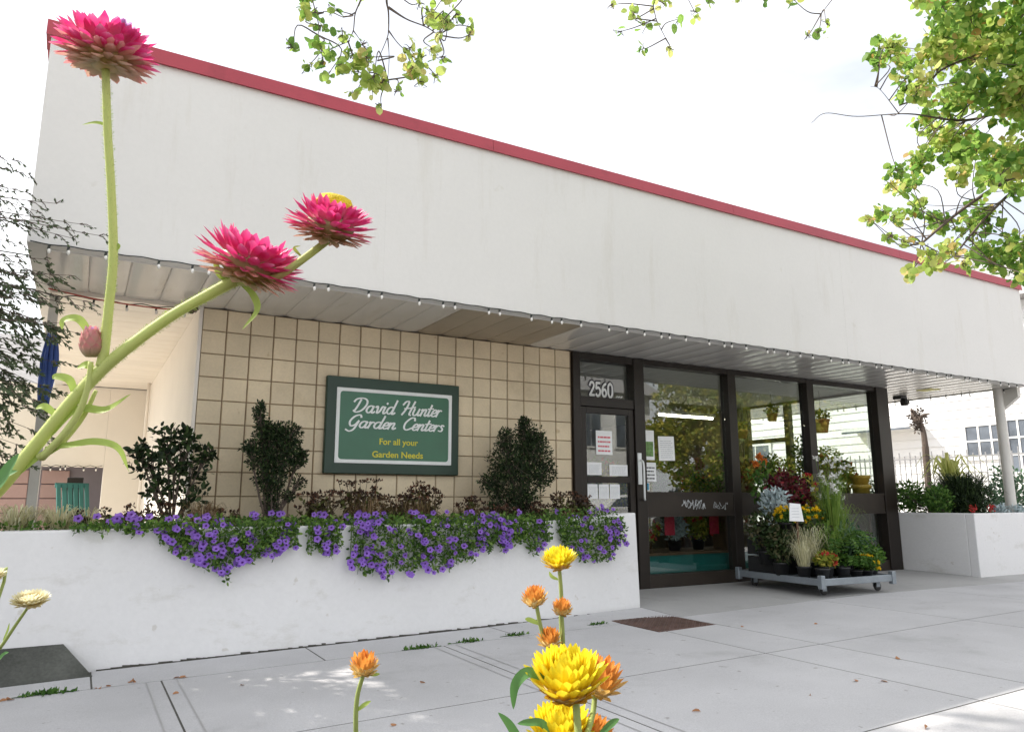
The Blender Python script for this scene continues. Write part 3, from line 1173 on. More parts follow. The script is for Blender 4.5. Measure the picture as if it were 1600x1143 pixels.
def text_mesh(name, body, x0, x1, zb, h, y, mat, parent, off=.012):
    cu = bpy.data.curves.new('tmp', 'FONT')
    cu.body = body
    cu.size = 1
    cu.offset = off
    cu.extrude = .01
    ob = bpy.data.objects.new('tmp', cu)
    sc.collection.objects.link(ob)
    dg = bpy.context.evaluated_depsgraph_get()
    me = bpy.data.meshes.new_from_object(ob.evaluated_get(dg))
    bpy.data.objects.remove(ob)
    n = len(me.vertices)
    V = np.zeros(n*3)
    me.vertices.foreach_get('co', V)
    V = V.reshape(-1, 3)
    mn, mxx = V.min(0), V.max(0)
    sx = (x1-x0)/(mxx[0]-mn[0])
    W = np.stack([x0+(V[:, 0]-mn[0])*sx, y-(V[:, 2]+.01)*.1, zb+V[:, 1]*h/.72], axis=1)
    mb = MB()
    mb.add(W, [tuple(p.vertices) for p in me.polygons])
    bpy.data.meshes.remove(me)
    return mb.build(name, mat, parent)


text_mesh('yellow_lettering', 'For all your', SX0+.385*SW, SX0+.675*SW, zf(.69), .058, -.0581, 'sign_yellow', sg0, .02)
text_mesh('yellow_lettering', 'Garden Needs', SX0+.335*SW, SX0+.715*SW, zf(.825), .058, -.0581, 'sign_yellow', sg0, .02)

# ------------------------------------------------------------------ planters
pl = thing('planter_wall', 'long low white rendered planter wall under the sign, full of violet flowers', 'planter', (0, -.5, 0))
m_ = MB()
m_.prism([(-4.5, -.25), (3.965, -.25), (3.93, .962), (3.3, .915), (2.9, .888), (-4.5, .890)], 1, -.984, -.82)
m_.build('front_wall', 'planter', pl, bevel=.012)
m_ = MB()
xq = -.60
while xq < 3.90:
    xe = xq+random.uniform(.03, .09)
    h0 = random.uniform(.004, .016)
    zq = gz(xq, -1.1)
    m_.add([(xq, -.9865, zq-.02), (xe, -.9865, zq-.02), (xe, -.9865, zq+h0*random.uniform(.5, 1)), (xq, -.9865, zq+h0)], [(0, 1, 2, 3)])
    xq = xe
m_.build('foot_dirt', 'joint', pl)
m_ = MB()
m_.box(3.77, 3.925, -.818, -.04, -.1, .955)
m_.build('end_wall', 'planter', pl, bevel=.01)
m_ = MB()
m_.box(-4.5, 3.769, -.819, -.002, .3, .83)
m_.build('soil', 'soil', pl)
pr = thing('planter_box', 'short white rendered planter box at the right corner of the shop', 'planter', (10.8, -.5, 0))
m_ = MB()
m_.box(9.61, 12.4, -1.10, -.98, -.1, .905)
m_.box(9.61, 9.73, -.979, .95, -.1, .905)
m_.build('wall', 'planter', pr, bevel=.01)
m_ = MB()
m_.box(9.731, 12.4, -.978, .95, .2, .84)
m_.build('soil', 'soil', pr)
m_ = MB()
m_.add([(-2.4, -.99, .175), (-.80, -.99, .175), (-.625, -1.16, gz(-.6, -1.1)+.004), (-2.4, -1.24, gz(-2, -1.2)+.004),
        (-2.4, -.988, -.1), (-.62, -.988, -.1), (-.62, -1.18, -.1), (-2.4, -1.26, -.1), (-.80, -.988, .17)],
       [(0, 1, 2, 3), (1, 5, 6, 2), (3, 2, 6, 7), (0, 3, 7, 4)])
tag(m_.build('concrete_wedge', 'conc_dark'), 'dark mossy sloping concrete block against the foot of the long planter', 'concrete block')

# ------------------------------------------------------------------ string lights
def lights(name, label, path, step, drop, loc, group='strings of small bulbs', wm='wire'):
    t = thing(name, label, 'string lights', loc, group)
    P = []
    acc = 0
    bulbs = []
    for a, b in zip(path[:-1], path[1:]):
        a, b = np.array(a, float), np.array(b, float)
        L = np.linalg.norm(b-a)
        k = max(1, int(L/step))
        for i in range(k):
            p = a+(b-a)*i/k
            P.append(p)
            q = a+(b-a)*(i+.5)/k
            P.append(q-np.array([0, 0, drop*random.uniform(.4, 1.3)]))
            if len(bulbs) < 90:
                bulbs.append(P[-1] if random.random() < .5 else p)
    P.append(np.array(path[-1], float))
    m_ = MB()
    m_.tube(smoothpath(P, 3), .0045, 5)
    for i, b in enumerate(bulbs):
        m_.tube([b+np.array([0, 0, .002]), b-np.array([.004, 0, .03])], .009, 6)
    m_.build('wire', wm, t)
    base = None
    for b in bulbs:
        if base is None:
            mb = MB()
            mb.lathe([(.001, -.062), (.009, -.055), (.012, -.044), (.010, -.032), (.007, -.028)], (0, 0, 0), 8)
            base = mb.build('bulb', 'bulb', t, smooth=True, local=True)
            o_ = base
        else:
            o_ = base.copy()
            sc.collection.objects.link(o_)
            o_.parent = t
        o_.location = tuple(b-np.array(loc))
        o_.scale = (1, 1, 1)
    return t


lights('string_lights', 'long dark string of small clear bulbs along the lower edge of the fascia',
       [(XL+.02, FY-.012, ZS+.004), (2.5, FY-.012, ZS), (6, FY-.012, ZS+.003), (9, FY-.012, ZS), (XR-.1, FY-.012, ZS)], .21, .007, (5, FY, ZS))
lights('string_lights', 'short string of bulbs across the passage ceiling in line with the tiled wall',
       [(XL+.02, -.01, ZS-.03), (-.7, -.03, ZS-.05), (-.04, -.03, ZS-.035)], .22, .02, (-.6, 0, ZS))
lights('string_lights', 'string of bulbs along the top of the opening in the passage rear wall',
       [(-1.6, 5.66, 1.59), (-1, 5.66, 1.585), (-.54, 5.66, 1.59)], .12, .02, (-1, 5.66, 1.58))
lights('string_lights', 'string of bulbs running back along the right edge of the canopy soffit',
       [(11.2, -1.0, ZS), (11.2, 1.5, ZS), (11.2, 4.5, ZS)], .25, .012, (11.2, 1, ZS))
m_ = MB()
m_.tube(smoothpath([(-1.15, -.08, ZS-.02), (-.8, -.07, ZS-.06), (-.4, -.07, ZS-.075), (-.1, -.06, ZS-.06)], 6), .006, 6)
tag(m_.build('red_cable', 'redwire'), 'thin red cable sagging under the passage ceiling at left', 'cable')
m_ = MB()
m_.box(-.16, -.06, -.16, -.06, ZS-.075, ZS+.001, bev=.008)
m_.lathe([(.02, -.02), (.03, 0.)], (-.11, -.11, ZS-.075), 10)
tag(m_.build('junction_box', 'rust'), 'small dark red electrical box under the soffit at the left end of the tiled wall', 'electrical box')
m_ = MB()
m_.box(10.55, 10.72, .35, .5, ZS-.05, ZS+.001, bev=.01)
m_.box(10.6, 10.68, .30, .42, ZS-.16, ZS-.051, bev=.02)
tag(m_.build('floodlight', 'black'), 'small black floodlight under the right end of the canopy', 'floodlight')
m_ = MB()
m_.box(10.2, 10.45, -.35, -.12, ZS-.008, ZS+.001)
tag(m_.build('soffit_light', 'sign_yellow'), 'small square amber light fitting under the right end of the canopy', 'light fitting')

# ------------------------------------------------------------------ shrubs and bedding in the long planter
def stems(mb, c, top, n, r0, r1=.003, z0=None, spread=.5):
    for _ in range(n):
        a = random.uniform(0, 6.28)
        q = np.array(top)+np.array([math.cos(a), math.sin(a), random.uniform(-.3, .5)])*spread*random.uniform(.4, 1)
        m1 = (np.array(c)+q)/2+rng.normal(size=3)*.03
        mb.tube(smoothpath([c, m1, q], 4), [r0, r1], 5)


def shrub(label, c, blobs, n, size, mat, stem_n, lab_group=None, cat='shrub', wid=.5, shape='oval', name='shrub'):
    t = thing(name, label, cat, c, lab_group)
    m_ = MB()
    tot = sum(b[3]*b[4] for b in blobs)
    for bx, by, bz, rr, k, *rest in blobs:
        rz_ = rest[0] if rest else rr
        P = inball(int(n*rr*k/tot), (c[0]+bx, c[1]+by, c[2]+bz), (rr, rr*.8, rz_))
        D = rdir(len(P), .5)+(P-np.array([c[0]+bx, c[1]+by, c[2]+bz]))*2.0/max(rr, .05)*.4
        leaves(m_, P, D, size, wid, .25, shape=shape)
    s_ = MB()
    for _ in range(stem_n*5):
        b_ = random.choice(blobs)
        p = np.array([c[0]+b_[0], c[1]+b_[1], c[2]+b_[2]])
        d = unit(rdir(1, .55)[0])
        q = p+d*b_[3]*random.uniform(1.05, 1.5)
        s_.tube([p, (p+q)/2+rng.normal(size=3)*.008, q], [.004, .0012], 4)
        k = int(7+6*random.random())
        t_ = rng.uniform(.45, 1., (k, 1))
        leaves(m_, p*(1-t_)+q*t_, rdir(k, .2)+d*.9, size, wid, .25, shape=shape)
    m_.build('foliage', mat, t, smooth=True)
    for bx, by, bz, rr, *_ in blobs:
        p = np.array([c[0]+bx, c[1]+by, c[2]+bz])
        s_.tube(smoothpath([c, (np.array(c)*.6+p*.4)+rng.normal(size=3)*.015, p], 4), [.014, .005], 6)
        for _ in range(stem_n):
            q = p+rdir(1, .3)[0]*rr*.95
            s_.tube([p*.75+np.array(c)*.25, (p+q)/2+rng.normal(size=3)*.01, q], [.005, .0018], 4)
    s_.build('stem', 'bark', t)
    return t


shrub('loose dark broadleaf shrub with gaps at the left end of the tiled wall', (-.16, -.42, .83),
      [(-.02, 0, .50, .17, 1), (-.2, .02, .52, .13, 1), (.13, .03, .50, .15, 1), (-.08, 0, .72, .12, .9), (.12, 0, .28, .13, .8),
       (-.13, .02, .30, .10, .6), (.21, 0, .62, .07, .8), (.05, .0, .68, .10, .9), (-.27, 0, .62, .06, .8)], 760, .052, 'leaf_dark', 6,
      'evergreen shrubs in the long planter', shape='oval', wid=.52)
shrub('dark fan shaped shrub on a narrow stem just left of the green sign', (.585, -.40, .83),
      [(0, 0, .20, .07, 1.5, .14), (-.02, 0, .42, .13, 1.6), (-.10, 0, .60, .13, 1.5), (.08, 0, .62, .16, 1.6), (-.08, 0, .80, .10, 1.4), (-.14, 0, .97, .055, 1.2, .10),
       (.10, 0, .78, .13, 1.4), (.20, 0, .60, .08, 1.1), (.21, 0, .40, .07, .35), (-.02, 0, .78, .12, 1.4), (.13, 0, .28, .05, .5), (-.2, 0, .68, .06, .8)], 7600, .025, 'leaf_dark', 9,
      'evergreen shrubs in the long planter', wid=.45)
shrub('dense dark oval shrub between the green sign and the shop door', (2.96, -.40, .83),
      [(0, 0, .22, .19, 1.3), (0, 0, .45, .30, 1.4), (-.14, 0, .62, .22, 1.2), (.12, 0, .68, .25, 1.3), (.08, 0, .88, .14, 1.2, .16), (-.16, 0, .84, .09, 1., .12),
       (.28, 0, .52, .15, 1), (-.30, 0, .40, .13, 1), (.2, 0, .8, .13, 1), (-.27, 0, .2, .08, .6), (.05, 0, 1.0, .055, 1, .08)], 10500, .026, 'leaf_dark', 10,
      'evergreen shrubs in the long planter', wid=.45)


def sedum(label, c, n, h, spread):
    t = thing('sedum_plant', label, 'plant', c, 'bronze bedding plants with dark seed heads')
    lf = MB()
    hd_ = MB()
    stm = MB()
    for _ in range(n):
        a = random.uniform(0, 6.28)
        r_ = spread*math.sqrt(random.random())
        top = np.array(c)+np.array([math.cos(a)*r_, math.sin(a)*r_*.6, h*random.uniform(.62, 1.1)])
        b = np.array(c)+np.array([math.cos(a)*r_*.3, math.sin(a)*r_*.2, 0])
        stm.tube([b, (b+top)/2+rng.normal(size=3)*.01, top], [.004, .002], 4)
        k = 16
        P = top+np.stack([rng.uniform(-.032, .032, k), rng.uniform(-.032, .032, k), rng.uniform(-.01, .012, k)], 1)
        hd_ = MB()
        simple_leaves(hd_, P, rdir(k, .8), .024, .8)
        hd_.build('seed_head', 'sedum_head', t)
        k = 16
        q = rng.uniform(.15, .85, (k, 1))
        P = b*(1-q)+top*q
        leaves(lf, P, rdir(k, .1), .045, .5)
    lf.build('foliage', 'sedum_leaf', t, smooth=True)
    stm.build('stem', 'twig', t)
    return t


SL_ = [(-.62, .17, .20, 12, 'low dark bedding plant beside the pale grass at the left of the planter'),
       (-.32, .20, .2, 14, 'dark bedding plant in front of the loose shrub'),
       (.20, .16, .16, 10, 'small dark bedding plant between the loose shrub and the fan shaped shrub'),
       (.93, .30, .18, 20, 'dark seed heads right of the fan shaped shrub, below the left corner of the sign'),
       (1.28, .38, .19, 26, 'tall dark seed heads under the left part of the green sign'),
       (1.62, .30, .18, 20, 'dark seed heads under the middle of the green sign'),
       (1.92, .38, .18, 24, 'tall bronze plant under the right part of the green sign'),
       (2.35, .26, .18, 18, 'bronze plant just right of the green sign'),
       (2.75, .2, .16, 14, 'low bronze plant in front of the oval shrub, left half'),
       (3.12, .2, .18, 14, 'low bronze plant in front of the oval shrub, right half'),
       (3.42, .30, .16, 20, 'bronze plant with dark heads against the left jamb of the shop door'),
       (3.66, .26, .14, 16, 'bronze plant with dark heads in front of the shop door')]
for x, h, sp, n, lab in SL_:
    sedum(lab, (x, -.52, .83), n, h, sp)


def grassy(label, c, n, h, spread, mat, w_=.006, droop=.6, name='ornamental_grass', group=None, cat='grass clump'):
    m_ = MB()
    grass(m_, c, n, h, spread, w_, droop)
    o_ = m_.build(name, mat)
    return tag(o_, label, cat, group)


gg = 'pale grass clumps at the left end of the planter'
grassy('cream striped grass clump at the far left edge of the planter', (-1.15, -.6, .83), 150, .22, .2, 'creamgrass', .008, .5, group=gg)
grassy('cream striped grass clump just right of the leftmost clump', (-.90, -.55, .83), 150, .22, .2, 'creamgrass', .008, .5, group=gg)
grassy('smaller cream grass clump beside the first dark bedding plant', (-.72, -.45, .83), 110, .20, .16, 'creamgrass', .007, .5, group=gg)
gg = 'dry brown grass tufts in the planter'
grassy('dry brown grass tuft at the foot of the loose shrub', (.03, -.62, .83), 170, .24, .24, 'drygrass', .005, .8, group=gg)
grassy('dry brown grass tuft under the left half of the green sign', (1.32, -.62, .83), 190, .28, .28, 'drygrass', .005, .8, group=gg)
grassy('dry brown grass tuft under the right half of the green sign', (1.78, -.60, .83), 160, .26, .26, 'drygrass', .005, .8, group=gg)
grassy('dry brown grass tuft right of the green sign', (2.25, -.62, .83), 120, .2, .22, 'drygrass', .005, .8, group=gg)
grassy('dry brown grass below the shop door', (3.3, -.64, .83), 120, .18, .22, 'drygrass', .005, .8, group=gg)

# low leafy filler behind the rim
gc = MB()
P = np.stack([rng.uniform(-4.4, 3.85, 5200), rng.uniform(-.95, -.1, 5200), rng.uniform(.83, .93, 5200)], 1)
leaves(gc, P, rdir(len(P), .9), .035, .6)
o_ = gc.build('ground_cover', 'leaf_petunia')
o_['kind'] = 'stuff'
tag(o_, 'low leafy ground cover behind the rim of the long planter', 'ground cover')

# petunias: each trailing plant with its blossoms
blm = MB()
nn_ = 10
V = [(0, 0, -.012)]
for k in range(nn_):
    a = 2*math.pi*k/nn_
    V.append((.32*.025*math.cos(a)*1.0, .32*.025*math.sin(a), -.002))
for k in range(nn_):
    a = 2*math.pi*k/nn_
    r_ = .027 if k % 2 == 0 else .021
    V.append((r_*math.cos(a), r_*math.sin(a), .004 if k % 2 == 0 else .001))
Fs = [(0, 1+k, 1+(k+1) % nn_) for k in range(nn_)]
blm.add(V, Fs, 1)
V2 = V[1:]
blm.add(V2, [(k, nn_+k, nn_+(k+1) % nn_, (k+1) % nn_) for k in range(nn_)], 0)
blossom_me = None


def petunia(label, x0, x1, dropf, nf, nl=None, back=.25, ztop=.95):
    cx = (x0+x1)/2
    ph = random.uniform(0, 6)
    df0 = dropf
    dropf = lambda x: min(.9, df0(x)+.022*math.sin(x*37+ph)+.016*math.sin(x*83+ph*2)+.01)
    hubs = [random.uniform(x0, x1) for _ in range(max(2, int((x1-x0)*9)))]
    t = thing('petunia_plant', label, 'flowering plant', (cx, -.85, .85), 'violet petunias trailing over the planter wall')
    lf = MB()
    nl = nl or int((x1-x0)*3000)
    P = []
    while len(P) < nl:
        x = random.uniform(x0, x1)
        zb = dropf(x)
        if random.random() < .22:
            y = random.uniform(-.98, -.98+back)
            z = random.uniform(.84, ztop+.02)
        else:
            z = random.uniform(zb, .93)
            if z < zb+.02 and random.random() < .5:
                continue
            y = -1.0-random.uniform(0, .085)*(1-.3*abs(z-.8))
        P.append((x, y, z))
    P = np.array(P)
    D = rdir(nl)
    D[:, 1] -= .5
    D[:, 2] -= .25
    leaves(lf, P, D, .030, .6)
    lf.build('foliage', 'leaf_petunia', t, smooth=True)
    s_ = MB()
    for _ in range(max(4, int((x1-x0)*26))):
        x = random.uniform(x0, x1)
        zb = dropf(x)
        xe = min(max(x+random.uniform(-.05, .05), x0), x1)
        s_.tube(smoothpath([(x, -.9, .86), (x, -.99, .93), (x, -1.03, .88), ((x+xe)/2, -1.035, (.88+zb)/2), (xe, -1.03, zb+.01)], 3), [.003, .0015], 4)
    s_.build('stem', 'leaf_petunia', t)
    global blossom_me
    for i in range(int(nf*1.55)):
        for _try in range(30):
            x = random.choice(hubs)+random.gauss(0, .045) if random.random() < .75 else random.uniform(x0, x1)
            x = min(max(x, x0-.01), x1+.01)
            zb = dropf(x)
            if random.random() < .24 or zb > .86:
                y = random.uniform(-1.03, -.97+back*.8)
                z = random.uniform(.90, ztop+.04)
            else:
                z = zb+(.92-zb)*random.random()**1.5
                y = -1.055-random.uniform(0, .06)
            break
        if blossom_me is None:
            o_ = blm.build('blossom', ['violet', 'throat'], t, local=True)
            blossom_me = o_.data
        else:
            o_ = bpy.data.objects.new('blossom', blossom_me)
            sc.collection.objects.link(o_)
            o_.parent = t
        o_.location = (x-cx, y+.85, z-.85)
        d = Vector((random.uniform(-.6, .4), -1, random.uniform(-.3, .9)))
        o_.rotation_euler = d.to_track_quat('Z', 'Y').to_euler()
        s1 = random.uniform(.85, 1.30)
        o_.scale = (s1, s1*random.uniform(.75, 1), s1)
    return t


def interp(xs, zs):
    return lambda x: float(np.interp(x, xs, zs))


def PX(px):
    return float(on(px, 850, 1, -1.04)[0])


def PZ(px, py):
    return float(on(px, py, 1, -1.04)[2])


def outline(pts):
    xs_ = [PX(a) for a, b in pts]
    zs_ = [PZ(a, b) for a, b in pts]
    return interp(xs_, zs_)


petunia('sparse violet petunia just above the rim at the left of the planter', PX(112), PX(215), lambda x: .875, 9, 260)
petunia('sparse violet petunia with one bloom hanging over the rim left of the big trailing mass', PX(200), PX(262), outline([(200, 820), (215, 838), (262, 830)]), 7, 240)
petunia('trailing violet petunia with a ragged left edge, below the loose shrub', PX(250), PX(362), outline([(250, 850), (275, 862), (300, 878), (330, 890), (357, 905), (362, 900)]), 40)
petunia('trailing violet petunia below the fan shaped shrub', PX(362), PX(465), outline([(362, 893), (385, 878), (410, 872), (430, 868), (450, 850), (465, 862)]), 30)
petunia('narrow trailing violet petunia standing alone below the left corner of the sign', PX(480), PX(532), outline([(480, 858), (492, 862), (505, 870), (520, 866), (532, 858)]), 15)
petunia('largest trailing violet petunia hanging lowest under the green sign', PX(548), PX(665), outline([(548, 888), (570, 896), (606, 903), (620, 893), (648, 900), (665, 884)]), 68)
petunia('trailing violet petunia under the right end of the green sign', PX(660), PX(790), outline([(660, 886), (692, 892), (715, 880), (740, 872), (752, 862), (770, 855), (790, 852)]), 62)
petunia('short violet petunia with pale blooms left of the yellow strawflower', PX(780), PX(826), outline([(780, 858), (800, 852), (826, 842)]), 14)
petunia('short green petunia with few blooms behind the yellow strawflower', PX(826), PX(858), outline([(826, 862), (840, 868), (858, 840)]), 6)
petunia('trailing violet petunia at the right end of the planter by the door', PX(872), PX(975), outline([(872, 838), (890, 862), (915, 878), (945, 880), (960, 868), (975, 846)]), 36, ztop=.99)

# ------------------------------------------------------------------ plant trolley
TR = thing('plant_trolley', 'grey metal trolley on four castors loaded with potted plants in front of the shop window', 'trolley',
           (5.93, -1.50, 0), None, rad(-3))
TW, TD, TZ0, TZ1 = 1.14, 1.22, .205, .275
zt = gz(6.4, -1.)


def L2W(x, y, z):
    c_, s_ = math.cos(rad(-3)), math.sin(rad(-3))
    return (5.93+x*c_-y*s_, -1.50+x*s_+y*c_, z)


m_ = MB()
m_.box(0, TW, 0, .035, TZ0, TZ1, bev=.004)
m_.box(0, TW, TD-.035, TD, TZ0, TZ1, bev=.004)
m_.box(0, .035, .0352, TD-.0352, TZ0, TZ1, bev=.004)
m_.box(TW-.035, TW, .0352, TD-.0352, TZ0, TZ1, bev=.004)
m_.box(.036, TW-.036, .036, TD-.036, TZ1-.025, TZ1-.012)
for x, y in ((-.012, -.012), (TW-.045, -.012), (-.012, TD-.045), (TW-.045, TD-.045)):
    m_.box(x, x+.057, y, y+.057, TZ0-.03, TZ1+.035, bev=.004)
m_.build('frame', 'galv', TR, local=True)
for x, y in ((.15, .12), (TW-.15, .12), (.15, TD-.12), (TW-.15, TD-.12)):
    cs = MB()
    cs.box(x-.03, x+.03, y-.03, y+.03, TZ0-.012, TZ0-.0002)
    cs.box(x-.028, x+.03, y-.024, y-.019, .14, TZ0-.012)
    cs.box(x-.028, x+.03, y+.019, y+.024, .14, TZ0-.012)
    c_ = cs.build('castor', 'galv', TR, local=True)
    wl = MB()
    wl.lathe([(.012, -.016), (.042, -.016), (.047, -.010), (.047, .010), (.042, .016), (.012, .016)], (x+.012, y, zt+.048), 18, axis=(0, 1, 0))
    wl.build('wheel', 'rubber', c_, smooth=True, local=True)


def pot(mb, c, r, h, mi=0):
    mb.lathe([(.001, .002), (r*.72, 0), (r*.95, h*.86), (r*1.04, h*.86), (r*1.04, h), (r*.93, h), (r*.9, h*.88), (.001, h*.86)], c, 16, mi)


def potted(label, c, r, h, kind, H, S, group=None, potmat='black', name='potted_plant', lean=(0, 0)):
    t = thing(name, label, 'potted plant', c, group)
    m_ = MB()
    pot(m_, c, r, h)
    m_.build('pot', potmat, t, smooth=True)
    c0 = np.array(c)+np.array([0, 0, h*.85])
    top = c0+np.array([lean[0], lean[1], H])
    f_ = MB()
    s_ = MB()
    if kind in ('mum', 'marigold'):
        P = inball(420, c0+np.array([0, 0, H*.5]), (S, S, H*.5))
        leaves(f_, P, rdir(len(P), .5), .035, .5)
        f_.build('foliage', 'green1', t, smooth=True)
        f_ = MB()
        for _ in range(26):
            d = rdir(1, .7)[0]
            p = c0+np.array([0, 0, H*.55])+unit(d)*np.array([S, S, H*.55])*random.uniform(.9, 1.08)
            P = np.repeat(p[None], 22, 0)
            D = rdir(22, 0)+unit(d)*.8
            simple_leaves(f_, P, D, .028, .5)
        f_.build('blossoms', 'yellowfl', t)
    elif kind == 'silver':
        P = inball(420, c0+np.array([lean[0], lean[1], H*.55]), (S, S, H*.5))
        D = rdir(len(P), .2)+(P-c0)*2
        leaves(f_, P, D, .065, .32)
        f_.build('foliage', 'silver', t, smooth=True)
    elif kind == 'burgundy':
        P = inball(520, c0+np.array([lean[0], lean[1], H*.6]), (S, S, H*.42))
        leaves(f_, P, rdir(len(P), .2), .06, .5)
        f_.build('foliage', 'burgundy', t, smooth=True)
        for _ in range(9):
            s_.tube([c0, c0*.3+top*.7+rdir(1)[0]*S*.4], [.005, .003], 4)
        s_.build('stem', 'burgundy', t)
    elif kind == 'daisy':
        for _ in range(26):
            q = top+np.array([random.uniform(-S, S), random.uniform(-S, S), random.uniform(-.35, .05)*H])
            s_.tube([c0, (c0+q)/2+rng.normal(size=3)*.02, q], [.004, .002], 4)
            if random.random() < .75:
                simple_leaves(f_, np.repeat(q[None], 12, 0), rdir(12, .3), .045, .4)
        s_.build('stem', 'green2', t)
        f_.build('blossoms', 'whitefl', t)
        f_ = MB()
        grass(f_, tuple(c0), 130, H*.85, S*1.3, .009, .35)
        f_.build('foliage', 'green2', t)
    elif kind == 'grass':
        grass(f_, tuple(c0), 150, H, S, .006, .6)
        f_.build('foliage', 'green2', t)
    elif kind == 'palegrass':
        grass(f_, tuple(c0), 150, H, S, .006, .6)
        f_.build('foliage', 'creamgrass', t)
    elif kind == 'fern':
        for k in range(22):
            a = k*.9
            o_ = np.array([math.cos(a), math.sin(a), 0])*S*random.uniform(.6, 1)
            pa = smoothpath([c0, c0+o_*.4+np.array([0, 0, H*.7]), c0+o_*.8+np.array([0, 0, H*.8]), c0+o_*1.1+np.array([0, 0, H*.45])], 5)
            for i_ in range(2, len(pa)):
                d = pa[i_]-pa[i_-1]
                sd_ = unit(np.cross(d, (0, 0, 1)))
                for sg_ in (-1, 1):
                    leaves(f_, [pa[i_]], [sd_*sg_+unit(d)*.5], .055, .35)
        f_.build('foliage', 'green1', t, smooth=True)
    elif kind in ('bush', 'redbush', 'darkbush'):
        P = inball(700, c0+np.array([lean[0], lean[1], H*.5]), (S, S, H*.52))
        leaves(f_, P, rdir(len(P), .3), .05, .5)
        f_.build('foliage', {'bush': 'green1', 'redbush': 'leaf_auto', 'darkbush': 'leaf_deep'}[kind], t, smooth=True)
        if kind == 'redbush':
            f_ = MB()
            for _ in range(16):
                p = c0+np.array([0, 0, H*.5])+unit(rdir(1, .5)[0])*np.array([S, S, H*.52])
                simple_leaves(f_, np.repeat(p[None], 14, 0), rdir(14, .2), .035, .6)
            f_.build('blossoms', 'redfl', t)
        for _ in range(6):
            s_.tube([c0, c0+np.array([0, 0, H*.5])+rdir(1)[0]*S*.5], [.005, .003], 4)
        s_.build('stem', 'twig', t)
    elif kind == 'bluegreen':
        P = inball(500, c0+np.array([0, 0, H*.5]), (S, S, H*.5))
        leaves(f_, P, rdir(len(P), .6), .07, .28)
        f_.build('foliage', 'green3', t, smooth=True)
    elif kind == 'orange':
        s_.tube([c0, top], [.008, .005], 5)
        s_.build('stem', 'green1', t)
        P = inball(120, c0+np.array([0, 0, H*.6]), (S, S, H*.35))
        leaves(f_, P, rdir(len(P), .3), .07, .5)
        f_.build('foliage', 'green1', t, smooth=True)
        f_ = MB()
        for q in (top, top+np.array([.07, 0, -.05]), top+np.array([-.03, .03, -.08])):
            simple_leaves(f_, np.repeat(q[None], 40, 0), rdir(40, .2), .055, .6)
        f_.build('blossoms', 'orangefl', t)
    return t


DZ = TZ1-.010
# raised crates at the back left of the trolley carry the upper row
cr_ = thing('plant_crate', 'black plastic crates lifting the back row of plants on the trolley', 'crate', (6.4, -.7, DZ))
m_ = MB()
x0, y0 = 6.06, -.92
for z in (DZ, DZ+.20):
    m_.box(x0, x0+.78, y0, y0+.015, z, z+.18)
    m_.box(x0, x0+.78, y0+.5, y0+.515, z, z+.18)
    m_.box(x0, x0+.015, y0+.016, y0+.499, z, z+.18)
    m_.box(x0+.765, x0+.78, y0+.016, y0+.499, z, z+.18)
    m_.box(x0+.016, x0+.764, y0+.016, y0+.499, z+.16, z+.175)
m_.build('crate', 'black', cr_)
UZ = DZ+.38
pg = 'potted plants on the trolley'
potted('silvery leaved potted plant at the left of the raised row on the trolley', (6.20, -.72, UZ), .10, .15, 'silver', .42, .17, pg, lean=(-.04, -.05))
potted('yellow flowering pot at the left front of the raised row on the trolley', (6.12, -.93, UZ+.03), .07, .16, 'mum', .17, .12, pg)
potted('yellow flowering pot in the middle of the raised row, above the white price card', (6.36, -.90, UZ+.03), .07, .16, 'mum', .17, .13, pg)
potted('yellow flowering pot at the right end of the raised row on the trolley', (6.60, -.88, UZ+.03), .07, .16, 'mum', .18, .13, pg)
potted('taller dark red leaved potted plant at the back of the trolley', (6.48, -.62, UZ), .12, .16, 'burgundy', .66, .20, pg)
potted('smaller dark red leaved plant right of the taller one on the trolley', (6.86, -.56, DZ+.25), .11, .16, 'burgundy', .70, .15, pg)
potted('broad bushy green plant hanging over the left end of the trolley', (6.06, -.70, DZ+.1), .11, .15, 'darkbush', .50, .22, pg)
potted('tall airy green plant with red blooms at the back right of the trolley', (7.02, -.50, DZ+.2), .12, .16, 'redbush', .80, .22, pg)
potted('arching bright green grass beside the daisies on the trolley', (6.98, -.95, DZ), .11, .16, 'grass', .62, .34, pg)
potted('arching green grass in the front middle of the trolley', (6.48, -1.18, DZ), .10, .14, 'grass', .46, .30, pg)
potted('leafy green plant behind the dark red ones on the trolley', (6.70, -.48, DZ+.25), .12, .16, 'bush', .72, .24, pg)
potted('loose green leafy plant between the daisies and the yellow flowers on the trolley', (6.72, -.86, DZ), .12, .16, 'bush', .58, .18, pg)
potted('tall potted plant with a round orange and cream bloom at the back of the trolley', (6.28, -.46, UZ), .1, .15, 'orange', .82, .14, pg)
potted('white daisy plant on tall pale green stems in the middle of the trolley', (6.86, -.98, DZ), .12, .18, 'daisy', 1.10, .17, pg)
potted('second white daisy plant with arching stems at the right of the trolley', (7.0, -.80, DZ), .10, .16, 'daisy', .85, .20, pg)
potted('wispy green grass pot at the left front of the trolley', (6.22, -1.12, DZ), .10, .15, 'palegrass', .40, .28, pg)
potted('small pale grass pot at the left front corner of the trolley', (6.02, -1.22, DZ), .08, .12, 'palegrass', .30, .20, pg)
potted('dark leafy pot at the left edge of the trolley', (6.02, -.92, DZ), .09, .14, 'darkbush', .42, .16, pg)
potted('dark leafy pot behind the price card on the trolley', (6.40, -1.08, DZ), .09, .14, 'darkbush', .48, .17, pg)
potted('dark leafy pot between the price card and the daisies', (6.62, -1.05, DZ), .09, .14, 'darkbush', .42, .16, pg)
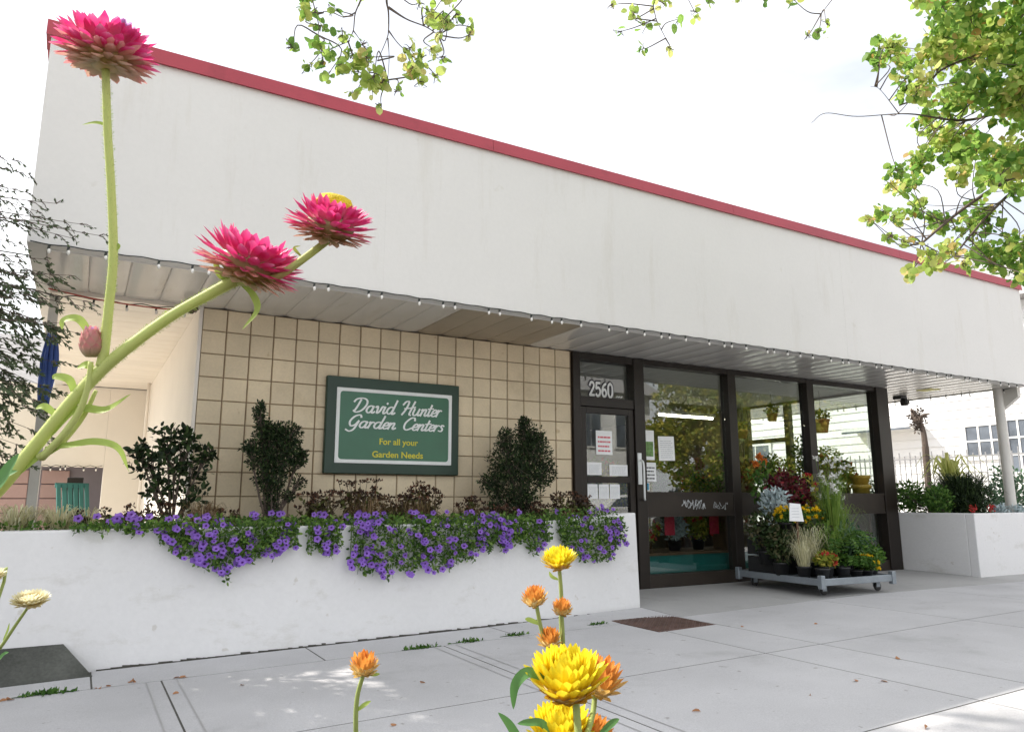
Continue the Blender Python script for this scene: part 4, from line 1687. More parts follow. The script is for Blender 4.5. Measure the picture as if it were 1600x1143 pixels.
potted('reddish brown leafy pot below the price card', (6.20, -1.36, DZ), .08, .12, 'redbush', .16, .11, pg)
potted('ferny green pot in the middle front of the trolley', (6.55, -1.28, DZ), .10, .12, 'fern', .36, .36, pg)
potted('ferny green pot right of the middle one on the trolley', (6.78, -1.15, DZ), .10, .12, 'fern', .44, .38, pg)
potted('blue green strappy pot behind the yellow flowers at the right of the trolley', (6.92, -1.08, DZ), .1, .13, 'bluegreen', .44, .30, pg)
potted('low yellow flowering pot on the right front corner of the trolley', (6.78, -1.42, DZ), .08, .06, 'mum', .15, .14, pg)
potted('ferny green pot beside the low yellow flowers', (6.58, -1.44, DZ), .07, .07, 'fern', .18, .19, pg)
potted('broad leaved green pot at the right edge of the trolley', (6.99, -1.33, DZ), .09, .09, 'bush', .22, .16, pg)
potted('blue green pot at the far right corner of the trolley', (7.02, -1.1, DZ), .09, .10, 'bluegreen', .28, .18, pg)
for q, (x, y) in enumerate(((6.06, -1.42), (6.38, -1.43))):
    m_ = MB()
    pot(m_, (x, y, DZ), .075, .11)
    tag(m_.build('empty_pot', 'black', smooth=True), ['empty black nursery pot at the left front corner of the trolley', 'empty black nursery pot in the middle of the front edge of the trolley'][q],
        'plant pot', 'empty black nursery pots')
cdt = thing('price_card', 'white price card on a wooden stake standing among the trolley plants', 'price card', (6.0, -1.2, DZ))
m_ = MB()
c = (6.02, -1.17)
m_.tube([(c[0], c[1], DZ), (c[0], c[1], .98)], .012, 6)
m_.build('stake', 'wood', cdt)
m_ = MB()
m_.add([(c[0]-.14, c[1]-.018, .86), (c[0]+.09, c[1]-.018, .85), (c[0]+.05, c[1]-.018, 1.04), (c[0]-.12, c[1]-.018, 1.05),
        (c[0]-.14, c[1]-.014, .86), (c[0]+.09, c[1]-.014, .85), (c[0]+.05, c[1]-.014, 1.04), (c[0]-.12, c[1]-.014, 1.05)],
       [(0, 1, 2, 3), (7, 6, 5, 4), (0, 4, 5, 1), (1, 5, 6, 2), (2, 6, 7, 3), (3, 7, 4, 0)])
m_.build('card', 'paper', cdt)
m_ = MB()
for k in range(4):
    m_.box(c[0]-.10, c[0]+.02, c[1]-.0195, c[1]-.0182, .90+k*.03, .903+k*.03)
m_.build('print', 'print_grey', cdt)

# ------------------------------------------------------------------ inside the shop
FZ = .098
tb = thing('display_table', 'low display bench with a teal skirt inside the large window', 'table', (5.9, .6, FZ))
m_ = MB()
m_.box(4.98, 7.4, .25, .95, .43, .46)
m_.build('tabletop', 'wood', tb)
m_ = MB()
m_.box(5.0, 7.38, .27, .285, .10, .429)
m_.box(5.0, 5.015, .286, .93, .10, .429)
m_.build('skirt', 'teal', tb)
sh = thing('plant_shelf', 'wooden shelf of plants behind the right hand windows', 'shelf', (8.4, .4, FZ))
m_ = MB()
m_.box(6.5, 9.3, .16, .60, 1.10, 1.14)
m_.box(6.5, 6.54, .2, .58, FZ, 1.10)
m_.box(7.9, 7.94, .2, .58, FZ, 1.10)
m_.box(9.25, 9.29, .2, .58, FZ, 1.10)
m_.build('shelf', 'wood', sh)
ig = 'plants displayed inside the shop'
pots = [(7.05, .38, 1.14, 'burgundy', .35, .22, 'dark red leaved plant on the inside shelf behind the silvery plant'),
        (7.5, .40, 1.14, 'bush', .45, .24, 'leafy plant on the inside shelf left of the middle mullion'),
        (8.15, .38, 1.14, 'bush', .75, .22, 'tall leafy plant on the inside shelf right of the middle mullion'),
        (8.5, .42, 1.14, 'redbush', .55, .24, 'red flowering bushy plant in the middle of the inside shelf'),
        (8.85, .50, 1.14, 'bush', .62, .26, 'bushy green plant on the inside shelf behind the yellow pots'),
        (9.1, .45, 1.14, 'redbush', .40, .18, 'small red flowering plant at the right end of the inside shelf'),
        (5.25, .5, .46, 'redbush', .3, .2, 'red flowering plant at the left end of the teal bench'),
        (5.75, .5, .46, 'silver', .3, .16, 'pale plant on the teal bench'),
        (6.2, .55, .46, 'redbush', .4, .2, 'red flowering plant in the middle of the teal bench'),
        (6.7, .5, .46, 'bush', .4, .22, 'green plant at the right end of the teal bench')]
for x, y, z, k, H, S, lab in pots:
    potted(lab, (x, y, z), .09, .13, k, H, S, ig)
for x, y, H, S, k, lab in ((5.3, 1.9, .9, .4, 'bush', 'large green plant on a stand behind the large window, left'),
                           (6.1, 2.3, .8, .4, 'redbush', 'large red flowering plant on a stand behind the large window'),
                           (7.0, 2.0, 1.0, .45, 'bush', 'large green plant on a stand behind the large window, right'),
                           (8.2, 2.2, 1.0, .45, 'bush', 'large green plant deep inside behind the right hand windows'),
                           (9.0, 3.4, .7, .35, 'redbush', 'large red flowering plant deep inside by the side windows'),
                           (8.6, 4.8, .8, .4, 'bush', 'large green plant far back by the side windows')):
    st_ = thing('plant_stand', 'wooden stand', 'plant stand', (x, y, FZ), 'wooden plant stands inside the shop')
    st_['label'] = 'wooden stand carrying the '+lab
    m_ = MB()
    m_.box(x-.25, x+.25, y-.25, y+.25, .66, .70)
    m_.build('top', 'wood', st_)
    for sx in (-1, 1):
        for sy in (-1, 1):
            m_ = MB()
            m_.box(x+sx*.22-.02, x+sx*.22+.02, y+sy*.22-.02, y+sy*.22+.02, FZ, .6598)
            m_.build('leg', 'wood', st_)
    potted(lab, (x, y, .70), .15, .22, k, H, S, ig)
yp = 'stacked yellow glazed pots on the inside shelf'
for z, lab in ((1.14, 'lower yellow glazed pot of the stacked pair inside the right hand window'),
               (1.275, 'upper yellow glazed pot of the stacked pair inside the right hand window')):
    m_ = MB()
    m_.lathe([(.001, .001), (.10, 0), (.125, .115), (.140, .115), (.140, .165), (.12, .165), (.11, .12), (.001, .11)], (9.12, .20, z), 24)
    tag(m_.build('glazed_pot', 'yellowpot', smooth=True), lab, 'plant pot', yp)


def hanging(label, c, r, h, zc_):
    t = thing('hanging_pot', label, 'hanging pot', c, 'terracotta pots hanging inside the shop')
    m_ = MB()
    pot(m_, c, r, h)
    m_.build('pot', 'terra', t, smooth=True)
    m_ = MB()
    for k in range(3):
        a = k*2.094
        m_.tube([(c[0]+r*math.cos(a), c[1]+r*math.sin(a), c[2]+h), (c[0], c[1], zc_-.25)], .003, 4)
    m_.tube([(c[0], c[1], zc_-.25), (c[0], c[1], zc_)], .003, 4)
    m_.build('hanger', 'wire', t)
    f_ = MB()
    P = inball(160, (c[0], c[1], c[2]+h+.05), (r*1.3, r*1.3, .1))
    leaves(f_, P, rdir(len(P), .2), .05, .5)
    f_.build('foliage', 'leaf_auto', t, smooth=True)


hanging('large terracotta hanging pot right of the middle mullion', (8.80, .55, 2.08), .125, .20, 2.715)
hanging('small terracotta hanging pot far back beyond the first mullion', (8.9, 2.2, 2.12), .10, .14, 2.715)
hanging('small terracotta hanging pot hanging near the middle mullion', (8.15, .9, 2.25), .08, .11, 2.715)
for x, y, lab in ((5.55, .35, 'red cloth tag hanging below the bench edge at the left of the large window'),
                  (6.30, .35, 'red cloth tag hanging in the middle of the lower window')):
    m_ = MB()
    m_.box(x-.08, x+.08, y, y+.006, .66, .88)
    m_.tube([(x, y+.003, .88), (x, y+.003, 1.1)], .003, 4)
    tag(m_.build('cloth_tag', 'redcloth'), lab, 'cloth tag', 'red cloth tags in the lower window')


def striplight(label, x0, x1, y, z):
    t = thing('strip_light', label, 'ceiling light', ((x0+x1)/2, y, z), 'fluorescent strip lights in the shop')
    m_ = MB()
    m_.box(x0, x1, y-.06, y+.06, z, z+.05)
    m_.box(x0+.1, x0+.14, y-.02, y+.02, z+.05, 2.715)
    m_.box(x1-.14, x1-.1, y-.02, y+.02, z+.05, 2.715)
    m_.build('housing', 'white', t)
    m_ = MB()
    m_.tube([(x0+.02, y, z-.022), (x1-.02, y, z-.022)], .018, 8)
    m_.build('tube', 'lamp', t, smooth=True)


striplight('lit fluorescent strip light seen through the large window', 7.75, 9.05, 3.0, 2.56)
striplight('lit fluorescent strip light over the left part of the shop', 3.2, 4.5, 3.0, 2.56)

# ------------------------------------------------------------------ planting in the right planter
rg = 'plants in the right hand planter box'
shrub('low bright green hedge at the left of the right hand planter', (9.95, -.5, .84),
      [(-.15, 0, .22, .2, 1), (.1, .1, .24, .22, 1), (-.05, .5, .28, .25, 1), (.3, .2, .24, .2, 1), (0, .9, .3, .3, 1), (.5, .7, .25, .25, 1)], 4200, .045, 'green1', 6, rg)
t = thing('rosemary_bush', 'rounded dark green grassy bush in the middle of the right hand planter', 'shrub', (10.5, -.45, .84), rg)
m_ = MB()
grass(m_, (10.55, -.45, .84), 800, .62, .50, .010, .30)
P = inball(3200, (10.55, -.45, 1.08), (.46, .40, .30))
leaves(m_, P, rdir(len(P), 1.), .06, .22)
m_.build('foliage', 'leaf_dark', t)
t = thing('arching_palm', 'tall pale yellow green plant with arching leaves behind the post at right', 'plant', (11.35, .15, .84), rg)
m_ = MB()
for k in range(80):
    a = k*2.4
    o_ = np.array([math.cos(a), math.sin(a), 0])
    h = random.uniform(.3, 1.0)
    s_ = random.uniform(.2, .5)
    b = np.array([11.35, .15, .84])
    blade_leaf(m_, [b, b+o_*s_*.25+np.array([0, 0, h*.7]), b+o_*s_*.7+np.array([0, 0, h]), b+o_*s_*1.25+np.array([0, 0, h*.72])], .05)
m_.build('foliage', leafmat('palm_leaf', [(0, (.30, .36, .08)), (1, (.62, .62, .22))], .4), t)
for cx, lab in ((10.75, 'silvery edging plant at the front rim of the right hand planter, left of the post'),
                (11.15, 'silvery edging plant at the front rim in front of the post'), (11.6, 'silvery edging plant at the front rim right of the post')):
    m_ = MB()
    P = inball(130, (cx, -.86, .92), (.17, .1, .09))
    leaves(m_, P, rdir(130, 1.), .07, .3)
    tag(m_.build('silver_edging', 'silver'), lab, 'plant', rg)
for cx, lab in ((10.05, 'small red flowers in front of the green hedge in the right hand planter'), (10.5, 'small red flowers in front of the rounded dark bush in the right hand planter')):
    m_ = MB()
    P = inball(34, (cx, -.86, .95), (.06, .05, .06))
    leaves(m_, P, rdir(34, .6), .035, .5)
    tag(m_.build('red_bedding', 'redfl'), lab, 'flowers', rg)
shrub('pale leafy shrub beyond the right hand planter at the edge of view', (13.2, .3, .0), [(0, 0, .9, .5, 1), (.4, .4, .7, .5, 1), (-.3, .3, .5, .4, 1), (.2, 0, 1.3, .35, 1)], 2500, .07, 'green3', 6, rg)

# ------------------------------------------------------------------ background right: white house, fence
wh = thing('white_house', 'white clapboard house with paned windows beyond the right end of the shop', 'house', (20, 6, 0))
m_ = MB()
for k in range(26):
    z = .0+k*.22
    m_.prism([(18.0, z), (18.0-.0, z+.22), (18.2, z+.22), (18.2, z)][::1], 1, -6, 14)
    m_.prism([(17.965, z), (17.985, z), (17.998, z+.219), (17.99, z+.219)], 1, -6, 14)
m_.box(18.21, 26, -6, 14, 0, 5.72)
m_.build('wall', 'house_w', wh)
m_ = MB()
m_.prism([(17.5, 5.73), (26.6, 5.73), (22, 8.4)], 1, -6.4, 14.4)
m_.build('roof', 'shingle', wh)


def win(par, x, y0, y1, z0, z1, ny, nz):
    f_ = MB()
    fw_ = .06
    f_.box(x-.07, x-.036, y0-.09, y1+.09, z1, z1+.1)
    f_.box(x-.07, x-.036, y0-.09, y1+.09, z0-.1, z0)
    f_.box(x-.07, x-.036, y0-.09, y0, z0, z1)
    f_.box(x-.07, x-.036, y1, y1+.09, z0, z1)
    for k in range(1, ny):
        y = y0+(y1-y0)*k/ny
        f_.box(x-.06, x-.038, y-.02, y+.02, z0, z1)
    for k in range(1, nz):
        z = z0+(z1-z0)*k/nz
        f_.box(x-.0605, x-.0385, y0, y1, z-.02, z+.02)
    o_ = f_.build('window', 'white', par)
    p_ = MB()
    p_.box(x-.045, x-.0365, y0, y1, z0, z1)
    p_.build('pane', 'pane_dark', o_)


win(wh, 18.0, 2.55, 3.42, 2.13, 2.85, 3, 2)
win(wh, 18.0, 2.02, 2.45, 1.72, 2.92, 2, 3)
win(wh, 18.0, .9, 1.85, 2.13, 2.9, 3, 2)
win(wh, 18.0, 9.5, 10.6, 1.6, 2.8, 2, 2)
m_ = MB()
m_.box(17.3, 17.955, 4.45, 6.4, 2.92, 3.0)
m_.build('door_canopy', 'white', wh)
m_ = MB()
m_.box(17.3, 17.36, 4.45, 6.4, 2.87, 2.918)
m_.build('canopy_edge', 'pane_dark', wh)
fn = thing('iron_fence', 'pale picket railing with thin upright bars between the shop and the white house', 'fence', (14, 3, 0))
m_ = MB()
y = -.2
k = 0
while y < 9:
    m_.box(14.0, 14.018, y, y+.018, .05, 2.05 if k % 2 else 1.98)
    y += .115
    k += 1
m_.build('bars', surf('grey_iron', (.30, .30, .31), .5, .1, 5), fn)
m_ = MB()
m_.box(13.995, 14.025, -.2, 9, 1.9, 1.93)
m_.box(13.995, 14.025, -.2, 9, .2, .23)
m_.build('rail', surf('grey_rail', (.30, .30, .31), .5, .1, 5), fn)
m_ = MB()
m_.tube([(14.0, 2.10, 0), (13.98, 2.11, 1.3), (14.0, 2.10, 2.15)], .065, 10)
m_.tube(smoothpath([(14.0, 2.10, 2.14), (14.02, 2.13, 2.5), (13.98, 2.22, 2.72), (14.03, 2.34, 2.95)], 4), [.06, .05, .08, .02], 8)
m_.tube(smoothpath([(13.98, 2.22, 2.65), (14.0, 2.08, 2.78), (14.0, 1.95, 2.80)], 4), [.045, .015], 8)
P = inball(200, (14, 2.2, 2.72), (.15, .15, .28))
leaves(m_, P, rdir(200, .2), .07, .5)
tag(m_.build('pollarded_trunk', 'bark'), 'dark stubby trunk with a forked top standing at the pale railing', 'tree trunk')
# wires in the sky at the far left
m_ = MB()
for px, py, yy in ((20, 395, 30.), (20, 447, 30.)):
    q = on(px, py, 1, yy)
    m_.tube(smoothpath([(-60, yy, q[2]+2.2), (q[0], yy, q[2]), (20, yy, q[2]+.2), (80, yy, q[2]+2.5)], 8), .03, 5)
tag(m_.build('overhead_wires', 'wire'), 'two thin overhead wires crossing the sky at the far left', 'wires')
# ------------------------------------------------------------------ trees
def tree(label, base, H, crown, n, size, mat, tr=.16, group=None, name='street_tree', cat='tree', cheap=True):
    t = thing(name, label, cat, base, group)
    b = np.array(base, float)
    m_ = MB()
    top = b+np.array([random.uniform(-.3, .3), random.uniform(-.3, .3), H*.6])
    m_.tube(smoothpath([b, b*.6+top*.4+rng.normal(size=3)*.08, top], 5), [tr*1.25, tr, tr*.55], 10)
    for cx, cy, cz, r_ in crown:
        e = b+np.array([cx, cy, cz])
        s0 = b+(top-b)*random.uniform(.5, 1)
        m_.tube(smoothpath([s0, (s0+e)/2+np.array([0, 0, .2]), e], 4), [tr*.4, tr*.08], 6)
    m_.build('trunk', 'bark', t)
    f_ = MB()
    tot = sum(c[3]**2 for c in crown)
    for cx, cy, cz, r_ in crown:
        k = int(n*r_**2/tot)
        nc = max(4, int(k/45))
        C = inball(nc, b+np.array([cx, cy, cz]), (r_, r_, r_*.8))
        for c in C:
            P = inball(max(4, int(k/nc)), c, r_*.28)
            (simple_leaves if cheap else leaves)(f_, P, rdir(len(P), -.2), size, .7)
    f_.build('crown', mat, t)
    return t


CR = [(0, 0, 4.6, 1.7), (1.5, .4, 4.1, 1.4), (-1.5, -.2, 4.0, 1.4), (.3, 1.3, 3.6, 1.3), (-.4, -1.3, 3.9, 1.3), (.9, .5, 5.9, 1.3), (-.9, 0, 5.8, 1.2),
      (2.2, 0, 3.1, 1.0), (-2.3, .3, 3.0, 1.0), (0, 1.6, 2.6, 1.0), (1.0, 1.3, 2.2, .8), (-1.1, 1.4, 2.3, .8)]
sg_ = 'autumn street trees across the road, seen reflected in the shop windows'
for i, (x, y, s_) in enumerate(((23.6, -18.4, 1.), (28.3, -18.6, 1.1), (33, -18.6, 1.25), (39, -18.2, 1.1), (45, -18.6, 1.3), (52, -18.4, 1.2))):
    if i == 0:
        t0 = tree('x', (x, y, 0), 7, CR, 14000, .19, 'leaf_auto', group=sg_)
        t1 = t0
    else:
        t1 = copy_tree(t0)
        t1.location = (x, y, 0)
        t1.rotation_euler.z = i*1.3
    t1['label'] = 'yellowing street tree on the far side of the road, '+['first', 'second', 'third', 'fourth', 'fifth', 'sixth'][i]+' from the left'
    t1.scale = (s_,)*3
hg = MB()
P = np.stack([rng.uniform(25.5, 75, 22000), rng.uniform(-22.5, -21.2, 22000), rng.uniform(0, 1, 22000)**.8*3.1], 1)
P[:, 2] += .35*np.sin(P[:, 0]*1.1)+.2*np.sin(P[:, 0]*3.3)
simple_leaves(hg, P, rdir(len(P), .2), .30, .8)
tag(hg.build('hedge', 'leaf_auto'), 'tall overgrown hedge along the far side of the road, behind the street trees', 'hedge')
fh = thing('street_house', 'white house across the road, reflected in the glass of the shop door', 'house', (19, -26, 0))
m_ = MB()
m_.box(13, 25.2, -30, -23.5, -.1, 6.5)
m_.build('wall', 'house_w', fh)
m_ = MB()
m_.prism([(-31, 6.51), (-22.8, 6.51), (-27, 9)], 0, 12.5, 25.8)
m_.build('roof', 'shingle', fh)
for x in (14, 16.2, 18.4, 20.6, 22.8):
    for z in (.9, 3.8):
        m_ = MB()
        m_.box(x-.1, x+1.3, -23.49, -23.42, z-.1, z+1.7)
        o_ = m_.build('window', 'white', fh)
        m_ = MB()
        m_.box(x, x+.58, -23.419, -23.40, z, z+1.6)
        m_.box(x+.62, x+1.2, -23.419, -23.40, z, z+1.6)
        m_.build('pane', 'pane_dark', o_)

# parked car across the road (shows as a reflection in the lower window)
car = thing('parked_car', 'white parked car across the road, reflected in the lower shop window', 'car', (16.2, -15.0, -.14))
m_ = MB()
prof = [(-2.1, .35), (-2.12, .75), (-1.95, .92), (-1.2, 1.0), (-.65, 1.42), (.9, 1.45), (1.6, 1.02), (2.08, .92), (2.15, .6), (2.1, .33), (1.72, .30),
        (1.66, .52), (1.45, .66), (1.18, .66), (.98, .52), (.92, .28), (-.92, .28), (-.98, .52), (-1.18, .66), (-1.45, .66), (-1.66, .52), (-1.72, .30)]
m_.prism([(p[0], p[1]) for p in prof][::-1], 1, -.85, .85)
V = m_.v[0]
V[:, 1] *= np.where(V[:, 2] > 1.1, .82, 1.)
m_.build('body', 'carpaint', car, local=True, bevel=.04)
m_ = MB()
for s_ in (-1, 1):
    y = s_*.80
    m_.prism([(-.98, 1.02), (-.58, 1.34), (.18, 1.37), (.18, 1.02)], 1, y-.02, y+.055)
    m_.prism([(.24, 1.02), (.24, 1.37), (.86, 1.36), (1.35, 1.02)], 1, y-.02, y+.055)
m_.build('side_windows', 'pane_dark', car, local=True)
for x in (-1.32, 1.32):
    for s_ in (-1, 1):
        m_ = MB()
        m_.lathe([(.16, -.1), (.31, -.1), (.335, -.07), (.335, .07), (.31, .1), (.16, .1)], (x, s_*.78, .335), 24, axis=(0, 1, 0))
        o_ = m_.build('wheel', 'rubber', car, smooth=True, local=True)
        m_ = MB()
        m_.lathe([(.001, -.085), (.16, -.095), (.17, 0), (.16, .095), (.001, .085)], (x, s_*.78, .335), 16, axis=(0, 1, 0))
        m_.build('rim', 'galv', o_, local=True)

# ------------------------------------------------------------------ background left: garage, house, chair
gr = thing('garage', 'low pink garage with a grey shingle roof beyond the passage', 'garage', (-2, 10, 0))
m_ = MB()
m_.box(-7, 1.4, 9.5, 14, 0, 1.80)
m_.build('wall', 'mauve_wall', gr)
m_ = MB()
for k in range(6):
    m_.box(-1.42, -.98, 9.44, 9.498, .1+k*.26, .1+k*.26+.245, bev=.01)
m_.build('door', 'pink_wall', gr)
m_ = MB()
for k in range(6):
    m_.box(-3.4, -1.62, 9.44, 9.498, .1+k*.26, .1+k*.26+.245, bev=.01)
m_.build('door', 'pink_wall', gr)
m_ = MB()
m_.prism([(9.2, 1.801), (9.2, 1.86), (11.7, 2.75), (14.2, 1.86), (14.2, 1.801)], 0, -7.2, 1.6)
m_.build('roof', 'shingle', gr)
nh = thing('neighbour_house', 'mauve grey house with dark windows behind the pink garage', 'house', (-6, 19, 0))
m_ = MB()
m_.box(-16, -1.2, 17, 24, 0, 4.1)
m_.build('wall', 'mauve_wall', nh)
m_ = MB()
m_.prism([(16.6, 4.101), (20.5, 6.2), (24.4, 4.101)], 0, -16.5, -.9)
m_.build('roof', 'shingle', nh)
for x in (-6.5, -4.5, -2.9):
    m_ = MB()
    m_.box(x-.08, x+.98, 16.93, 16.998, 2.32, 3.68)
    o_ = m_.build('window', 'white', nh)
    m_ = MB()
    m_.box(x, x+.9, 16.90, 16.929, 2.4, 3.6)
    m_.build('pane', 'pane_dark', o_)
ch = thing('garden_chair', 'teal slatted garden chair seen through the opening in the passage rear wall', 'chair', (-.72, 7.2, 0), rz=.4)
for x in (-.25, .21):
    for y in (-.22, .2):
        m_ = MB()
        m_.box(x, x+.04, y, y+.04, 0, .42 if y < 0 else .44)
        m_.build('leg', 'green_paint', ch, local=True)
m_ = MB()
for k in range(5):
    m_.box(-.25, .25, -.23+k*.1, -.15+k*.1, .441, .46)
m_.build('seat', 'green_paint', ch, local=True)
m_ = MB()
for k in range(6):
    m_.prism([(.20, .461), (.23, .461), (.48, 1.35), (.45, 1.36)], 0, -.25+k*.087, -.19+k*.087)
m_.prism([(.47, 1.30), (.49, 1.30), (.50, 1.38), (.48, 1.38)], 0, -.26, .26)
m_.build('backrest', 'green_paint', ch, local=True)
m_ = MB()
m_.box(-1.0, -.75, 8.6, 9.0, 0, 1.5, bev=.01)
m_.box(-.99, -.885, 8.59, 8.599, .05, 1.45)
m_.box(-.865, -.76, 8.59, 8.599, .05, 1.45)
tag(m_.build('dark_cupboard', 'dark_frame'), 'dark upright cupboard behind the teal garden chair', 'cupboard')
# blue cloth tied to the left post
bl = MB()
for k in range(9):
    a = k*.7
    bl.tube(smoothpath([(-1.10+.03*math.cos(a), .20+.03*math.sin(a), 2.42), (-1.10+.05*math.cos(a), .20+.05*math.sin(a), 2.2),
                        (-1.11+.035*math.cos(a+.3), .20+.035*math.sin(a+.3), 1.98), (-1.11+.03*math.cos(a), .2+.03*math.sin(a), 1.80)], 5),
            [.006, .018, .02, .008], 6)
tag(bl.build('furled_cloth', 'blue', smooth=True), 'furled blue cloth tied against the left post of the passage', 'cloth')

# ------------------------------------------------------------------ conifer at the left, its sprays reach in front of the fascia
cf = thing('conifer_tree', 'dark feathery conifer at the left edge reaching its sprays past the end of the shop', 'tree', (-3.2, -.6, 0))
m_ = MB()
m_.tube(smoothpath([(-3.2, -.6, -.1), (-3.15, -.6, 2.5), (-3.2, -.55, 5.2), (-3.15, -.5, 8)], 5), [.16, .11, .02], 10)
m_.build('trunk', 'bark', cf)
fo = MB()
lim = MB()


def spray(p0, p1, sag, n, size, lat=.30):
    """a drooping branchlet set with short side twigs of scale leaves"""
    p0 = np.array(p0, float)
    p1 = np.array(p1, float)
    mid = (p0+p1)/2+np.array([0, 0, sag])
    P = smoothpath([p0, mid, p1], 8)
    lim.tube(P, [.008, .0015], 5)
    L = np.linalg.norm(p1-p0)
    for i in range(2, len(P)):
        d = unit(P[i]-P[i-1])
        fr = 1-i/len(P)*.6
        for sg_ in (-1, 1):
            s_ = unit(np.cross(d, (0, 0, 1))*sg_+d*.6+rng.normal(size=3)*.25+np.array([0, 0, -.25]))
            ll = lat*L*fr*random.uniform(.5, 1)*.6
            q = P[i]+s_*ll
            lim.tube([P[i], (P[i]+q)/2+np.array([0, 0, .01]), q], [.004, .0015], 4)
            k = max(4, int(n*ll/.12))
            t_ = rng.uniform(.05, 1.05, (k, 1))
            PP = P[i]*(1-t_)+q*t_
            simple_leaves(fo, PP, rdir(k, 0)*.5+s_*.9, size, .35)


# dense lower left mass
for k in range(70):
    a = random.uniform(-1.2, .9)
    z = random.uniform(1.4, 2.75)
    ln_ = random.uniform(1.35, 2.05)*(1 if z > 1.7 else .93)
    y = -1.3+random.uniform(-.5, 1.3)
    e = (-3.15+ln_*1.03, y, z+random.uniform(-.3, .1))
    spray((-3.15, -.6, z+.25), e, .12, 16, .042, .42)
# sparse sprays in front of the fascia
for px, py, dy in ((58, 330, 0), (88, 318, .1), (60, 345, -.1), (40, 300, 0), (125, 350, 0), (112, 372, .1), (155, 368, 0), (70, 405, 0), (30, 380, .1), (108, 430, 0),
                   (40, 432, .1), (60, 470, 0), (130, 470, .1), (20, 250, 0), (15, 340, 0), (45, 272, .1), (100, 505, 0), (140, 480, 0), (28, 410, 0), (118, 520, .1), (75, 445, 0)):
    e = on(px, py, 1, -1.75+dy)
    s0 = np.array([-2.3, -1.3+dy, e[2]+random.uniform(-.1, .25)])
    spray(s0, e, random.uniform(.02, .12), 13, .026, .26)
    lim.tube([(-3.15, -.6, s0[2]+.1), s0], [.02, .012], 5)
# rest of the crown outside the view (throws the shade over the sidewalk)
for k in range(120):
    z = random.uniform(2.6, 7.6)
    a = random.uniform(0, 6.28)
    r_ = (8.2-z)*.30+.25
    if math.cos(a) > .45 and z < 4.6:
        continue
    spray((-3.15, -.6, z+.1), (-3.15+r_*math.cos(a), -.6+r_*math.sin(a), z-.35), .1, 8, .07, .5)
fo.build('foliage', 'leaf_conifer', cf)
lim.build('branches', 'twig', cf)


CR2 = [(0, 0, 4.8, 1.6), (.9, .6, 4.0, 1.2), (-1.0, -.3, 4.1, 1.3), (.3, -.9, 3.6, 1.1), (-.3, 1.1, 3.8, 1.2), (.4, .2, 6.1, 1.3), (-.6, -.2, 5.9, 1.2), (0, 0, 7.2, 1.0),
       (.9, -.6, 5.3, 1.2), (-.8, .8, 5.2, 1.2), (.5, -.5, 2.7, .9), (-.5, .4, 2.7, .9),
       (0, .1, 8.6, 1.15), (.1, .5, 9.3, .9)]  # high blobs added to shade the lower right of the sidewalk
tree('broad leafy tree added outside the view left of the passage to shade the sidewalk', (-4.6, 1.3, 0), 8, CR2, 17000, .12, 'leaf_tree', group=None, name='added_shade_tree')  # unseen tree, added to keep most of the sun off the sidewalk


# ------------------------------------------------------------------ overhanging street trees
def leafy_tree(label, base, trunk, limbs, clusters, size, mats, nleaf, fine=True):
    """clusters: (centre, radius, weight, mat index); each hangs on the nearest limb by twigs"""
    t = thing('street_tree', label, 'tree', base)
    m_ = MB()
    m_.tube(smoothpath(trunk, 6), [.17, .13, .08], 12)
    pts = []
    for path, r0, r1 in limbs:
        P = smoothpath(path, 8)
        m_.tube(P, [r0, r0*.5, r1*1.6, r1], 7)
        pts += P
    pts = np.array(pts)
    for c, r_, wgt, mi in clusters:
        c = np.array(c)
        d = np.linalg.norm(pts-c, axis=1)
        a = pts[np.argmin(d)]
        m_.tube(smoothpath([a, (a+c)/2+rng.normal(size=3)*.04, c], 4), [.0045, .002], 5)
        for _ in range(5):
            e = c+rdir(1, -.2)[0]*r_*.8
            m_.tube([c, (c+e)/2+rng.normal(size=3)*.015, e], [.003, .0012], 4)
    m_.build('trunk', 'twig', t)
    for j, mt in enumerate(mats):
        f_ = MB()
        cl = [c for c in clusters if c[3] == j]
        tot = sum(c[1]**2*c[2] for c in clusters)
        for c, r_, wgt, mi in cl:
            k = max(3, int(nleaf*r_**2*wgt/tot))
            P = inball(k, c, r_)
            D = rdir(k, -.45)
            leaves(f_, P, D, size, .80, .14, shape='round', jit=.42)
        f_.build('crown', mt, t, smooth=True)
    return t


# right hand tree
R_cl = []
spec = [(1560, 20, 60), (1500, 30, 50), (1450, 60, 42), (1395, 85, 32), (1420, 105, 30), (1540, 90, 60), (1590, 110, 60), (1480, 110, 45), (1370, 100, 14),
        (1430, 150, 28), (1500, 160, 45), (1560, 170, 55), (1610, 190, 60), (1440, 185, 20), (1470, 210, 35), (1530, 225, 45), (1590, 235, 40), (1440, 240, 30), (1420, 275, 26),
        (1490, 265, 35), (1550, 285, 32), (1395, 295, 22), (1375, 325, 20), (1365, 345, 14), (1400, 345, 22), (1440, 320, 22), (1470, 340, 26), (1520, 330, 34), (1575, 300, 20),
        (1385, 375, 14), (1420, 375, 16), (1450, 395, 24), (1430, 420, 18), (1480, 400, 28), (1530, 390, 34), (1580, 370, 40), (1560, 415, 22), (1595, 425, 26), (1510, 420, 14), (1640, 60, 80), (1650, 260, 80), (1650, 380, 60), (1520, -30, 60), (1450, -20, 50), (1600, -60, 80), (1700, 150, 90), (1720, 0, 90), (1700, 320, 80), (1640, -140, 90)]
